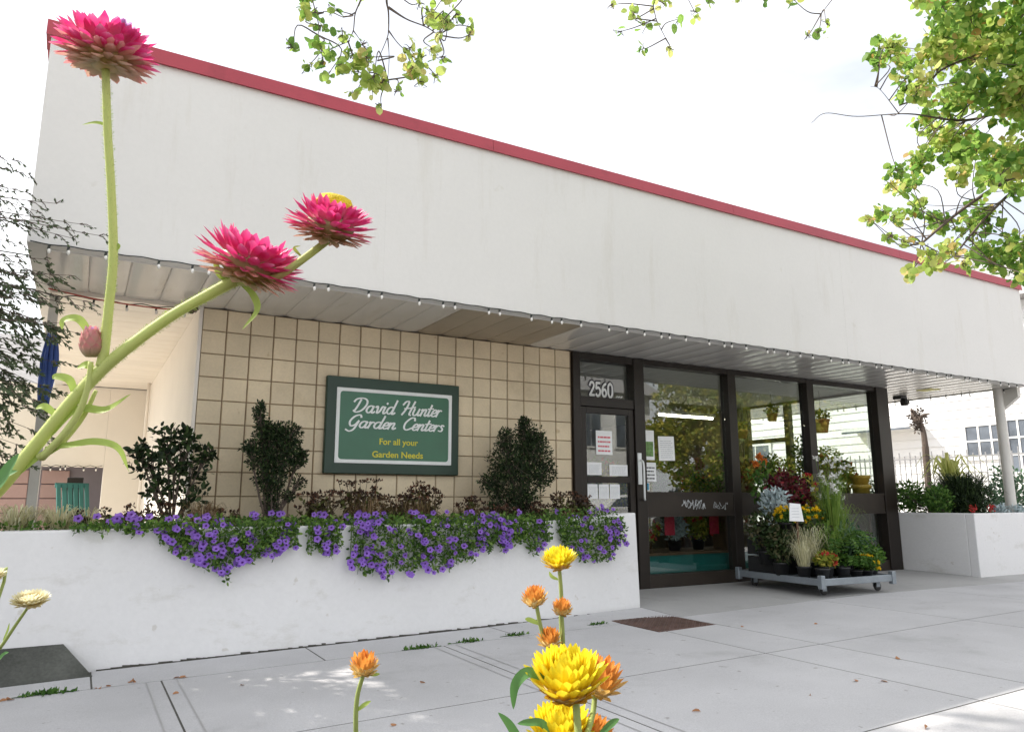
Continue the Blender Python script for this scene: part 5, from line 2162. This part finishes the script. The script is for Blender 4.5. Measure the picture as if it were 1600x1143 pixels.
for px, py, rp in spec:
    for q in range(3 if rp > 25 else 2):
        dp = 5.0+random.uniform(-.5, .7)
        jx, jy = random.gauss(0, rp*.35), random.gauss(0, rp*.35)
        rr = rp*.62/F_PX*dp
        yel = 1 if (random.random() < .40 and px < 1500) or random.random() < .15 else 0
        R_cl.append((A(px+jx, py+jy, dp), rr, 1.0, yel))
bR = np.array([6.6, -6.1, 0.])
fork = np.array([6.4, -5.9, 2.9])


def vw(lst, d0=5.0):
    return [A(a, b, d0+(c if c else 0)) for a, b, c in lst]


leafy_tree('broad street tree at the right, green and yellowing leaves hanging over the fascia', tuple(bR),
           [bR-np.array([0, 0, .1]), (6.55, -6.05, 1.5), fork],
           [([fork, (6.2, -5.7, 3.4)]+vw([(1680, 260, .5), (1600, 272, .2), (1560, 290, 0), (1500, 330, 0), (1440, 380, 0)]), .035, .008),
            ([fork, (6.3, -5.7, 3.6)]+vw([(1700, 160, .6), (1600, 165, .3), (1510, 188, .1), (1420, 178, 0), (1340, 182, 0), (1290, 177, 0), (1268, 192, 0)]), .03, .002),
            ([fork, (6.3, -5.7, 4.0)]+vw([(1720, -20, .6), (1600, 45, .3), (1540, 80, .1), (1470, 110, 0), (1440, 150, 0), (1405, 165, 0)]), .03, .005),
            ([fork, (6.4, -5.6, 3.2)]+vw([(1700, 350, .5), (1600, 300, .3), (1550, 330, .1), (1490, 400, 0)]), .03, .006),
            ([fork, (6.3, -5.7, 4.4)]+vw([(1700, -150, .6), (1500, -110, .2), (1300, -70, 0), (1150, -60, 0), (1030, -40, 0)]), .05, .01),
            ([A(1150, -60, 5.0), A(1080, -40, 4.9), A(1027, -5, 4.8), A(1024, 25, 4.8), A(1040, 60, 4.8)], .008, .002),
            ([A(1300, -70, 5.0), A(1325, -30, 5), A(1300, 0, 5), A(1283, 22, 5)], .007, .002),
            ([A(1405, 178, 5.0), A(1375, 140, 5.0), A(1360, 135, 5.0)], .004, .001)],
           R_cl+[(A(a, b, 4.8), r_*.62/F_PX*4.8, w_, mi) for a, b, r_, w_, mi in
                 [(1035, 5, 28, .5, 1), (990, 20, 26, .45, 1), (968, 50, 14, .5, 0), (1005, 75, 18, .55, 0), (1045, 75, 14, .4, 1), (1085, 18, 18, .6, 1), (1110, 0, 16, .6, 0),
                  (955, 8, 12, .6, 1), (1060, 30, 16, .4, 0), (1010, 40, 22, .35, 0), (1195, -2, 18, .8, 0), (1235, -5, 20, .8, 0), (1278, 52, 24, .28, 0), (1262, 55, 8, .6, 1), (1290, 35, 16, .3, 1),
                  (1160, -10, 22, .7, 1)]],
           .047, ['leaf_tree', 'leaf_tree2'], 14000)
# overhead tree on the left
bL = np.array([-2.9, -8.3, -.1])
fk = np.array([-2.6, -8.0, 3.3])
L_cl = []
for px, py, rp, wg, mi in [(485, 20, 22, .8, 0), (500, 40, 18, .8, 0), (520, 15, 16, .6, 0), (458, 75, 14, .8, 0), (495, 68, 16, .8, 0), (515, 78, 20, .8, 0), (535, 55, 16, .7, 0), (482, 103, 14, .8, 0),
                           (505, 98, 18, .8, 0), (512, 118, 12, .7, 0), (532, 103, 16, .8, 0), (545, 85, 16, .8, 0), (565, 70, 18, .6, 0), (572, 90, 22, .9, 1), (560, 112, 22, .9, 1), (585, 115, 24, 1, 1),
                           (598, 130, 20, 1, 1), (555, 145, 14, .8, 1), (595, 165, 9, .8, 1), (582, 140, 14, .8, 1), (640, 75, 20, .7, 1), (645, 105, 24, .9, 1), (660, 90, 18, .8, 0), (675, 75, 18, .7, 1),
                           (680, 118, 12, .6, 1), (655, 128, 16, .7, 1), (620, 142, 14, .5, 0), (690, 90, 10, .5, 0), (672, 20, 18, .9, 1), (688, 30, 20, .9, 0), (700, 35, 16, .8, 1), (712, 22, 14, .7, 0),
                           (688, 50, 12, .8, 1), (735, 42, 11, .7, 1), (732, 55, 8, .7, 1), (655, 5, 12, .7, 1), (478, -5, 26, .9, 0), (700, -15, 30, .8, 1), (560, -25, 40, .5, 0), (620, -60, 60, .6, 0), (450, -60, 60, .6, 0), (760, -70, 60, .6, 1)]:
    dp = 4.0+random.uniform(-.2, .2)
    L_cl.append((A(px, py, dp), rp*.72/F_PX*dp, wg, mi))
for k in range(26):
    c = np.array([random.uniform(-3.6, .2), random.uniform(-9.5, -6.2), random.uniform(4.6, 6.4)])
    L_cl.append((c, .35, .25, 0))
leafy_tree('overhead street tree with thin leafy twigs hanging into the top left of the view', tuple(bL),
           [bL, (-2.8, -8.2, 1.6), fk],
           [([fk, (-1.6, -6.6, 4.6), A(560, -160, 3.9), A(610, -60, 4.0)], .06, .012),
            ([A(610, -60, 4.0), A(604, -5, 4.0), A(607, 20, 4.0), A(607, 48, 4.0), A(604, 62, 4.0), A(590, 95, 4.0)], .010, .0018),
            ([A(607, 12, 4.0), A(635, 30, 4.0), A(665, 42, 4.0), A(685, 55, 4.0)], .008, .002),
            ([A(607, 48, 4.0), A(622, 68, 4.0), A(640, 85, 4.0)], .005, .0015),
            ([A(606, 60, 4.0), A(608, 90, 4.0), A(606, 125, 4.0)], .004, .0012),
            ([A(590, -60, 4.0), A(564, 0, 4.0), A(555, 22, 4.0), A(552, 48, 4.0), A(544, 65, 4.0)], .008, .002),
            ([A(552, 48, 4.0), A(562, 62, 4.0), A(575, 85, 4.0)], .004, .0012),
            ([A(555, 20, 4.0), A(538, 27, 4.0), A(520, 20, 4.0), A(505, 18, 4.0)], .004, .002),
            ([fk, (-1.9, -6.9, 4.8), A(420, -150, 4.0), A(470, -60, 4.0), A(488, 0, 4.0), A(498, 40, 4.0), A(497, 55, 4.0)], .04, .002),
            ([fk, (-3.2, -8.4, 5.0), (-3.3, -8.6, 6.2)], .06, .02), ([fk, (-1.6, -7.8, 5.2), (-.4, -7.6, 6.0)], .06, .02)],
           L_cl, .046, ['leaf_tree', 'leaf_tree2'], 6200)


# ------------------------------------------------------------------ foreground strawflowers
def petal(mb, c, ax, az, el, L, W, off, curl, cup=.35, t0=0., t1=1.):
    """one papery bract: c head centre, ax head axis, az azimuth, el elevation from the disc plane"""
    a = unit(ax)
    e1 = unit(np.cross(a, (0.13, .2, 1) if abs(a[2]) < .95 else (1, 0, 0)))
    e2 = np.cross(a, e1)
    r_ = e1*math.cos(az)+e2*math.sin(az)
    s_ = np.cross(a, r_)
    V = []
    T_ = []
    n = 6
    p = c+r_*off[0]+a*off[1]
    e = el
    for i in range(n):
        u = i/(n-1)
        ww = W*.5*(.5, .82, 1., 1., .78, .10)[i]
        d = r_*math.cos(e)+a*math.sin(e)
        nn = -r_*math.sin(e)+a*math.cos(e)
        V += [p-s_*ww+nn*ww*cup, p, p+s_*ww+nn*ww*cup]
        T_ += [t0+(t1-t0)*u]*3
        p = p+d*L/(n-1)
        e += curl/(n-1)
    Fs = []
    for i in range(n-1):
        for j in (0, 1):
            Fs.append((3*i+j, 3*i+j+1, 3*i+j+4, 3*i+j+3))
    mb.add(V, Fs, 0, np.array(T_)+1e-4)


def head(par, c, ax, R, kind, openness=1., name='flower_head'):
    c = np.array(c, float)
    ax = unit(ax)
    base = MB()
    hh = .52*R
    base.lathe([(.001, -.02*R), (.22*R, .0), (.50*R, .18*R), (.58*R, .42*R), (.4*R, .60*R), (.001, .62*R)], c, 16, axis=ax)
    o_ = base.build(name, {'pink': 'tanbract', 'yellow': 'orangep', 'orange': 'orangep', 'cream': 'creamp'}[kind], par, smooth=True)
    ob = MB()
    pm = MB()
    if kind == 'pink':
        for row, (k, el, L, off, W) in enumerate([(14, -.30, .42, (.20, .04), .22), (18, -.25, .50, (.33, .10), .22), (20, -.18, .56, (.44, .17), .20), (22, -.05, .58, (.50, .24), .18)]):
            for j in range(k):
                petal(ob, c, ax, 6.283*j/k+row*.4+random.uniform(-.1, .1), el+random.uniform(-.2, .2), L*R*random.uniform(.75, 1.1), W*R, (off[0]*R, off[1]*R), .3, t0=.0+row*.12, t1=.6+row*.13)
        for row, (k, el, L, off, W) in enumerate([(20, -.12, .60, (.46, .26), .22), (22, .12, .62, (.46, .34), .23), (22, .38, .62, (.44, .42), .23), (20, .66, .58, (.42, .46), .23),
                                                  (17, 1.0, .52, (.40, .50), .22), (13, 1.25, .44, (.34, .52), .20)]):
            for j in range(k):
                petal(pm, c, ax, 6.283*j/k+row*.37+random.uniform(-.12, .12), el+random.uniform(-.16, .16), L*R*random.uniform(.85, 1.12), W*R*random.uniform(.85, 1.15), (off[0]*R, off[1]*R), .35*random.uniform(.3, 1.3),
                      t0=.15, t1=random.uniform(.62, 1.))
    elif kind in ('yellow', 'big'):
        for row, (k, el, L, off, W) in enumerate([(12, .1, .5, (.2, .05), .3), (14, .35, .55, (.35, .12), .3), (16, .6, .6, (.45, .2), .28)]):
            for j in range(k):
                petal(ob, c, ax, 6.283*j/k+row*.4, el*openness+random.uniform(-.2, .15), L*R*random.uniform(.8, 1.1), W*R, (off[0]*R, off[1]*R), .5, t0=.1, t1=.9)
        for row, (k, el, L, off, W) in enumerate([(18, .55, .85, (.42, .22), .32), (20, .85, .88, (.40, .28), .32), (20, 1.1, .90, (.36, .32), .30), (18, 1.3, .90, (.28, .36), .28), (14, 1.45, .88, (.2, .38), .26), (10, 1.5, .86, (.1, .4), .26)]):
            for j in range(k):
                petal(pm, c, ax, 6.283*j/k+row*.37, el+random.uniform(-.1, .1), L*R*random.uniform(.9, 1.08), W*R, (off[0]*R, off[1]*R), .45, t0=.35, t1=1.)
    elif kind == 'orange':
        for row, (k, el, L, off, W) in enumerate([(10, .0, .55, (.15, .03), .32), (12, .3, .75, (.28, .08), .32), (14, .7, .9, (.36, .14), .30)]):
            for j in range(k):
                petal(ob, c, ax, 6.283*j/k+row*.4, el*openness+random.uniform(-.2, .2), L*R*random.uniform(.8, 1.1), W*R, (off[0]*R, off[1]*R), .5, t0=.0, t1=.55)
        for row, (k, el, L, off, W) in enumerate([(14, 1.0, 1.0, (.34, .2), .30), (12, 1.2, 1.1, (.26, .24), .30), (8, 1.4, 1.15, (.12, .28), .3)]):
            for j in range(k):
                petal(pm, c, ax, 6.283*j/k+row*.37, el+random.uniform(-.1, .1), L*R*random.uniform(.9, 1.08), W*R, (off[0]*R, off[1]*R), .35, t0=.5, t1=1.)
    else:
        for row, (k, el, L, off, W) in enumerate([(18, -.1, .5, (.3, .08), .24), (22, .1, .55, (.45, .14), .22)]):
            for j in range(k):
                petal(ob, c, ax, 6.283*j/k+row*.4, el+random.uniform(-.15, .15), L*R*random.uniform(.8, 1.1), W*R, (off[0]*R, off[1]*R), .5)
        for row, (k, el, L, off, W) in enumerate([(26, .3, .62, (.44, .2), .2), (26, .55, .6, (.4, .26), .2), (22, .85, .5, (.34, .3), .2), (14, 1.1, .4, (.2, .34), .2)]):
            for j in range(k):
                petal(pm, c, ax, 6.283*j/k+row*.37, el+random.uniform(-.1, .1), L*R, W*R, (off[0]*R, off[1]*R), .5, t0=.3, t1=1.)
    ob.build('outer_bracts', {'pink': 'tanbract', 'yellow': 'yellowb', 'orange': 'orangep', 'cream': 'creamp'}[kind], o_, smooth=True)
    pm.build('inner_bracts', {'pink': 'pink', 'yellow': 'yellowp', 'orange': 'orangep', 'cream': 'creamp'}[kind], o_, smooth=True)
    return o_


def im(dx, dy, tow=0.):
    """direction given as right / up / towards the viewer"""
    return dx*RT+dy*UP-tow*FW


# the pink plant
PK = thing('strawflower_plant', 'tall pink strawflower at left with three open flowers on pale green stems', 'flowering plant', (-.95, -6.32, -.03))
D0 = .30
s1 = MB()
main = [np.array([-.95, -6.32, -.03]), np.array([-.93, -6.34, .5]), A(-120, 880, .31), A(-40, 800, .305), A(0, 762, .30), A(60, 690, .30), A(120, 618, .30), A(165, 572, .30), A(210, 535, .30), A(270, 492, .30),
        A(330, 458, .30), A(372, 436, .30)]
s1.tube(smoothpath(main, 6), [.0032, .0029, .0027, .0026, .0025, .0023, .0021, .0025], 12)
s1.build('stem', 'stem', PK, smooth=True)
s1 = MB()
s1.tube(smoothpath([A(158, 572, .30), A(163, 545, .30), A(170, 480, .30), A(177, 400, .30), A(174, 300, .30), A(168, 200, .30), A(165, 108, .30)], 6), [.0021, .0018, .0016, .0015], 12)
s1.build('stem', 'stem', PK, smooth=True)
s1 = MB()
s1.tube(smoothpath([A(372, 438, .30), A(405, 442, .299), A(440, 428, .297), A(480, 400, .295), A(512, 376, .295)], 6), [.0022, .0016, .0014], 12)
s1.build('stem', 'stem', PK, smooth=True)
s1 = MB()
s1.tube(smoothpath([A(65, 715, .30), A(100, 678, .298), A(125, 640, .298), A(138, 600, .298), A(142, 565, .298)], 6), [.0016, .0010], 8)
s1.tube(smoothpath([A(60, 715, .30), A(95, 692, .302), A(130, 650, .303), A(150, 610, .303)], 6), [.0016, .0008], 8)
s1.build('stem', 'stem', PK, smooth=True)
head(PK, A(163, 108, .30), im(.06, 1, -.06), .0184, 'pink')
head(PK, A(378, 440, .30), im(.36, .92, -.02), .0206, 'pink')
h3 = head(PK, A(512, 377, .295), im(.22, .95, .12), .0168, 'pink')
dm = MB()
h3c = A(512, 377, .295)
ax3 = unit(im(.22, .95, .12))
dm.lathe([(.0073, .0110), (.0075, .0150), (.0058, .0178), (.003, .0188), (.0001, .019)], h3c, 18, axis=ax3)
dm.build('disc', 'disc', h3, smooth=True)
mv = MB()
c1 = A(163, 108, .30)
for k in range(9):
    petal(mv, c1, unit(im(.06, 1, .06)), random.uniform(3.6, 6.0), 1.0, .0115, .0055, (.006, .0085), .3)
mv.build('mauve_bracts', 'mauvep', PK, smooth=True)
bd = MB()
bc_ = A(142, 562, .298)
for row in range(4):
    for j in range(7):
        petal(bd, bc_, im(.02, 1, 0), 6.283*j/7+row*.4, .75+row*.14, .0065+row*.0016, .0045, (.0018, .001+row*.0006), .9)
bd.build('bud', 'tanbract', PK, smooth=True)
bd = MB()
for row in range(2):
    for j in range(6):
        petal(bd, bc_+unit(im(.02, 1, 0))*.003, im(.02, 1, 0), 6.283*j/6+row*.5, 1.15+row*.1, .0095, .0045, (.0012, .001), .7)
bd.build('bud_tip', 'mauvep', PK, smooth=True)


def hairs(par, path, r, n, L=.0011):
    P = np.array(smoothpath(path, 12))
    h_ = MB()
    i = rng.integers(1, len(P)-1, n)
    t_ = rng.uniform(0, 1, (n, 1))
    B = P[i]*(1-t_)+P[i+1-(i+1 >= len(P))]*t_
    D = P[i]-P[i-1]
    D /= np.linalg.norm(D, axis=1, keepdims=True)
    N = np.cross(D, rng.normal(size=(n, 3)))
    N /= np.linalg.norm(N, axis=1, keepdims=True)
    simple_leaves(h_, B+N*r*.9, N+D*.4, L, .10)
    return h_.build('hairs', 'blade', par)


hairs(PK, main[4:], .0024, 2600)
hairs(PK, [A(163, 545, .30), A(170, 480, .30), A(177, 400, .30), A(174, 300, .30), A(168, 200, .30), A(165, 108, .30)], .0016, 1500)


def lf(par, pts, w_, mat='blade', d=.30, up=None, name='leaf'):
    m_ = MB()
    P = [A(p[0], p[1], d if len(p) < 3 else p[2]) for p in pts]
    blade_leaf(m_, P, w_, up=tuple(-FW*.7+UP*.5) if up is None else up, fold=.25)
    return m_.build(name, mat, par, smooth=True)


lf(PK, [(70, 700), (110, 695), (150, 690), (185, 700), (202, 738)], .0032)
lf(PK, [(80, 680), (120, 640), (165, 640), (205, 615, .296)], .0036, 'blade')
lf(PK, [(148, 535), (125, 500), (100, 500), (97, 515)], .0034)
lf(PK, [(118, 622), (110, 595), (88, 588), (82, 592)], .0034)
lf(PK, [(145, 575), (135, 570), (120, 575)], .0036)
lf(PK, [(90, 650), (70, 635), (55, 638)], .0030)
lf(PK, [(-40, 790, .28), (-5, 760, .28), (15, 730, .28), (30, 708, .28)], .0055, 'blade2')
lf(PK, [(-30, 760, .29), (0, 745, .29), (28, 735, .29)], .0040, 'blade2')
lf(PK, [(378, 445), (395, 460), (402, 485), (378, 515)], .0028)
lf(PK, [(372, 440), (345, 432), (338, 405), (350, 395)], .0024)
lf(PK, [(470, 400), (460, 388), (470, 384)], .0014)
lf(PK, [(168, 196), (150, 192), (128, 195)], .0018)
lf(PK, [(180, 395), (186, 385), (178, 378)], .0014)
lf(PK, [(30, 740), (60, 715), (95, 700)], .0030)

# yellow plant in the middle
YG = 'yellow and orange strawflowers at the bottom of the view'
YP = thing('strawflower_plant', 'tallest yellow strawflower at the bottom centre, one bright bloom above three orange buds', 'flowering plant', (-.50, -6.30, -.03), YG)


def stem(par, pts, r0, r1, mat='stem2'):
    m_ = MB()
    m_.tube(smoothpath(pts, 5), [r0, r1], 9)
    return m_.build('stem', mat, par, smooth=True)


b0 = np.array([-.50, -6.30, -.03])
stem(YP, [b0, np.array([-.5, -6.28, .5]), A(905, 1200, .60), A(885, 1080, .61), A(877, 980, .62), A(877, 930, .62), A(874, 888, .62)],   .0024, .0016)
head(YP, A(874, 889, .62), im(-.08, 1, .08), .0150, 'yellow')
stem(YP, [A(885, 1080, .61), A(870, 1040, .60), A(848, 990, .60), A(838, 944, .60)], .0020, .0016)
head(YP, A(836, 946, .60), im(-.12, 1, .05), .0122, 'orange')
stem(YP, [A(880, 1050, .61), A(880, 1000, .60), A(878, 958, .60)], .0018, .0014)
head(YP, A(878, 960, .60), im(.02, 1, .05), .0100, 'orange')
stem(YP, [A(885, 1085, .61), A(866, 1050, .60), A(860, 1008, .60)], .0018, .0014)
head(YP, A(860, 1008, .60), im(-.1, 1, .25), .0112, 'orange')
lf(YP, [(872, 905, .62), (862, 900, .62), (858, 892, .62)], .003, 'blade')
lf(YP, [(845, 975, .6), (828, 968, .6), (820, 966, .6)], .004, 'blade')
YQ = thing('strawflower_plant', 'largest open yellow strawflower at the bottom centre, an orange one tucked behind it', 'flowering plant', (-.56, -6.45, -.03), YG)
b1 = np.array([-.56, -6.45, -.03])
stem(YQ, [b1, np.array([-.56, -6.44, .5]), A(915, 1300, .40), A(906, 1180, .41), A(900, 1098, .42)], .0026, .0021)
head(YQ, A(888, 1092, .42), im(-.07, 1, .10), .0232, 'yellow')
head(YQ, A(930, 1082, .45), im(.30, .9, .1), .0165, 'orange')
stem(YQ, [A(906, 1180, .41), A(925, 1120, .44), A(930, 1084, .45)], .0018, .0016)
YR = thing('strawflower_plant', 'low yellow strawflower cut by the bottom edge, below the large open one', 'flowering plant', (-.60, -6.42, -.03), YG)
b2 = np.array([-.60, -6.42, -.03])
stem(YR, [b2, np.array([-.58, -6.42, .5]), A(880, 1300, .44), A(876, 1168, .44)], .0024, .002)
head(YR, A(876, 1166, .44), im(-.03, 1, .12), .0198, 'yellow')
head(YR, A(925, 1160, .45), im(.25, .95, .1), .0125, 'orange')
stem(YR, [A(880, 1250, .44), A(915, 1200, .45), A(925, 1162, .45)], .0018, .0015)
lf(YR, [(850, 1190, .44), (815, 1160, .44), (795, 1130, .44), (778, 1112, .44)], .0055, 'blade2')
lf(YR, [(870, 1175, .43), (850, 1132, .43), (825, 1128, .43), (808, 1130, .43)], .0045, 'blade2')
lf(YQ, [(850, 1060, .42), (825, 1050, .42), (805, 1070, .42), (802, 1108, .42)], .0062, 'blade2')
lf(YQ, [(935, 1150, .43), (955, 1130, .43), (968, 1122, .43)], .0040, 'blade2')
YS = thing('strawflower_plant', 'single orange strawflower bud on a bent green stem, left of the yellow cluster', 'flowering plant', (-.68, -6.24, -.03), YG)
b3 = np.array([-.68, -6.24, -.03])
stem(YS, [b3, np.array([-.66, -6.24, .5]), A(560, 1250, .55), A(556, 1143, .55), A(558, 1090, .55), A(568, 1052, .55)], .0022, .0016)
head(YS, A(569, 1053, .55), im(.0, 1, .06), .0128, 'orange')
lf(YS, [(557, 1110, .55), (570, 1100, .55), (580, 1094, .55)], .0032, 'blade')
lf(YS, [(572, 1052, .55), (585, 1053, .55), (594, 1052, .55)], .0028, 'blade')
CP = thing('strawflower_plant', 'cream strawflower on a thin bare stem low at the left edge', 'flowering plant', (-.95, -6.1, -.03))
b4 = np.array([-.95, -6.1, -.03])
stem(CP, [b4, np.array([-.93, -6.08, .5]), A(-50, 1080, .6), A(0, 1012, .6), A(25, 975, .6), A(46, 945, .6)], .0018, .0011, 'stem2')
head(CP, A(47, 946, .6), im(.05, 1, .02), .0152, 'cream')
lf(CP, [(5, 1000, .6), (12, 985, .6), (15, 972, .6)], .002, 'blade')
lf(CP, [(-10, 1040, .6), (5, 1022, .6), (14, 1018, .6)], .003, 'blade2')
CQ = thing('strawflower_plant', 'cream strawflower mostly cut off by the left edge', 'flowering plant', (-.97, -6.05, -.03))
stem(CQ, [np.array([-.97, -6.05, -.03]), np.array([-.96, -6.05, .5]), A(-18, 980, .6), A(-14, 905, .6)], .0018, .0011, 'stem2')
head(CQ, A(-15, 906, .6), im(.0, 1, .02), .0120, 'cream')

# ------------------------------------------------------------------ small things on the sidewalk
for x, y, s_, lab in ((1.46, -1.52, 1., 'green weed tuft in the sidewalk joint, left of the three below the planter'),
                      (1.86, -1.50, 1., 'green weed tuft in the sidewalk joint, middle of the three below the planter'),
                      (2.28, -1.47, .9, 'green weed tuft in the sidewalk joint, right of the three below the planter'),
                      (3.12, -1.44, .8, 'small weed tuft at the left corner of the rusty cover'),
                      (-.86, -1.52, 1.1, 'green weed tuft in the joint in front of the dark concrete block')):
    m_ = MB()
    z = gz(x, y)
    P = np.stack([np.clip(rng.normal(x, .06*s_, 70), x-.14*s_, x+.14*s_), rng.normal(y, .012, 70), np.full(70, z-.002)], 1)
    leaves(m_, P, rdir(70, .8), .034*s_, .4)
    m_.tube([(x-.15*s_, y, z+.001), (x, y+.003, z+.004), (x+.15*s_, y, z+.001)], .002, 4)
    tag(m_.build('weed_tuft', 'green1'), lab, 'weed', 'weeds in the sidewalk joint')


def fallen(x, y, s_, lab):
    m_ = MB()
    z = gz(x, y)+.004
    for _ in range(3 if s_ > 1.2 else 1):
        p = np.array([x+random.uniform(-.03, .03)*(s_ > 1.2), y+random.uniform(-.01, .01)*(s_ > 1.2), z])
        a = random.uniform(0, 6.28)
        leaves(m_, [p], [(math.cos(a), math.sin(a), .05)], .040, .6, .3)
    m_.v = [np.column_stack([v[:, 0], v[:, 1], np.maximum(v[:, 2], gz(x, y)+.002)+0]) for v in m_.v]
    tag(m_.build('fallen_leaf', 'fallen'), lab, 'leaf', 'dry fallen leaves on the sidewalk')


def slp(px, py):
    d = ray(px, py)
    t_ = (0-CAM[2]+.0142*CAM[0])/(d[2]-.0142*d[0])
    return CAM+d*t_


for px, py, s_, lab in ((20, 1093, 2, 'dry leaves in the joint at the far left'), (160, 1073, 2, 'dry leaves in the joint at the corner of the dark block'),
                        (205, 1065, 2, 'dry leaves gathered in the joint right of the dark block'), (285, 1058, 2, 'dry leaves in the joint below the left part of the planter'),
                        (380, 1069, 1, 'orange leaf on the slab left of the sunlit streaks'), (280, 1083, 1, 'small curled leaf beside the double joint'),
                        (1341, 1063, 1, 'left one of two brown leaves on the right part of the sidewalk'), (1376, 1063, 1, 'right one of two brown leaves on the right part of the sidewalk'),
                        (1446, 1140, 1, 'brown leaf at the bottom edge below the sunlit corner'), (1267, 1087, 1, 'lone small leaf in the middle right of the sidewalk'),
                        (1160, 978, 1, 'small leaf right of the rusty cover'), (1405, 1030, 1, 'small leaf between the two right hand joints'), (620, 1132, 1, 'leaf at the bottom left of the centre flowers'),
                        (1095, 1112, 1, 'tiny leaf near the bottom middle'), (665, 1067, 1, 'dark leaf near the sunlit streak'), (1272, 975, 1, 'small dark leaf in front of the trolley')):
    p = slp(px, py)
    fallen(float(p[0]), float(p[1]), s_, lab)
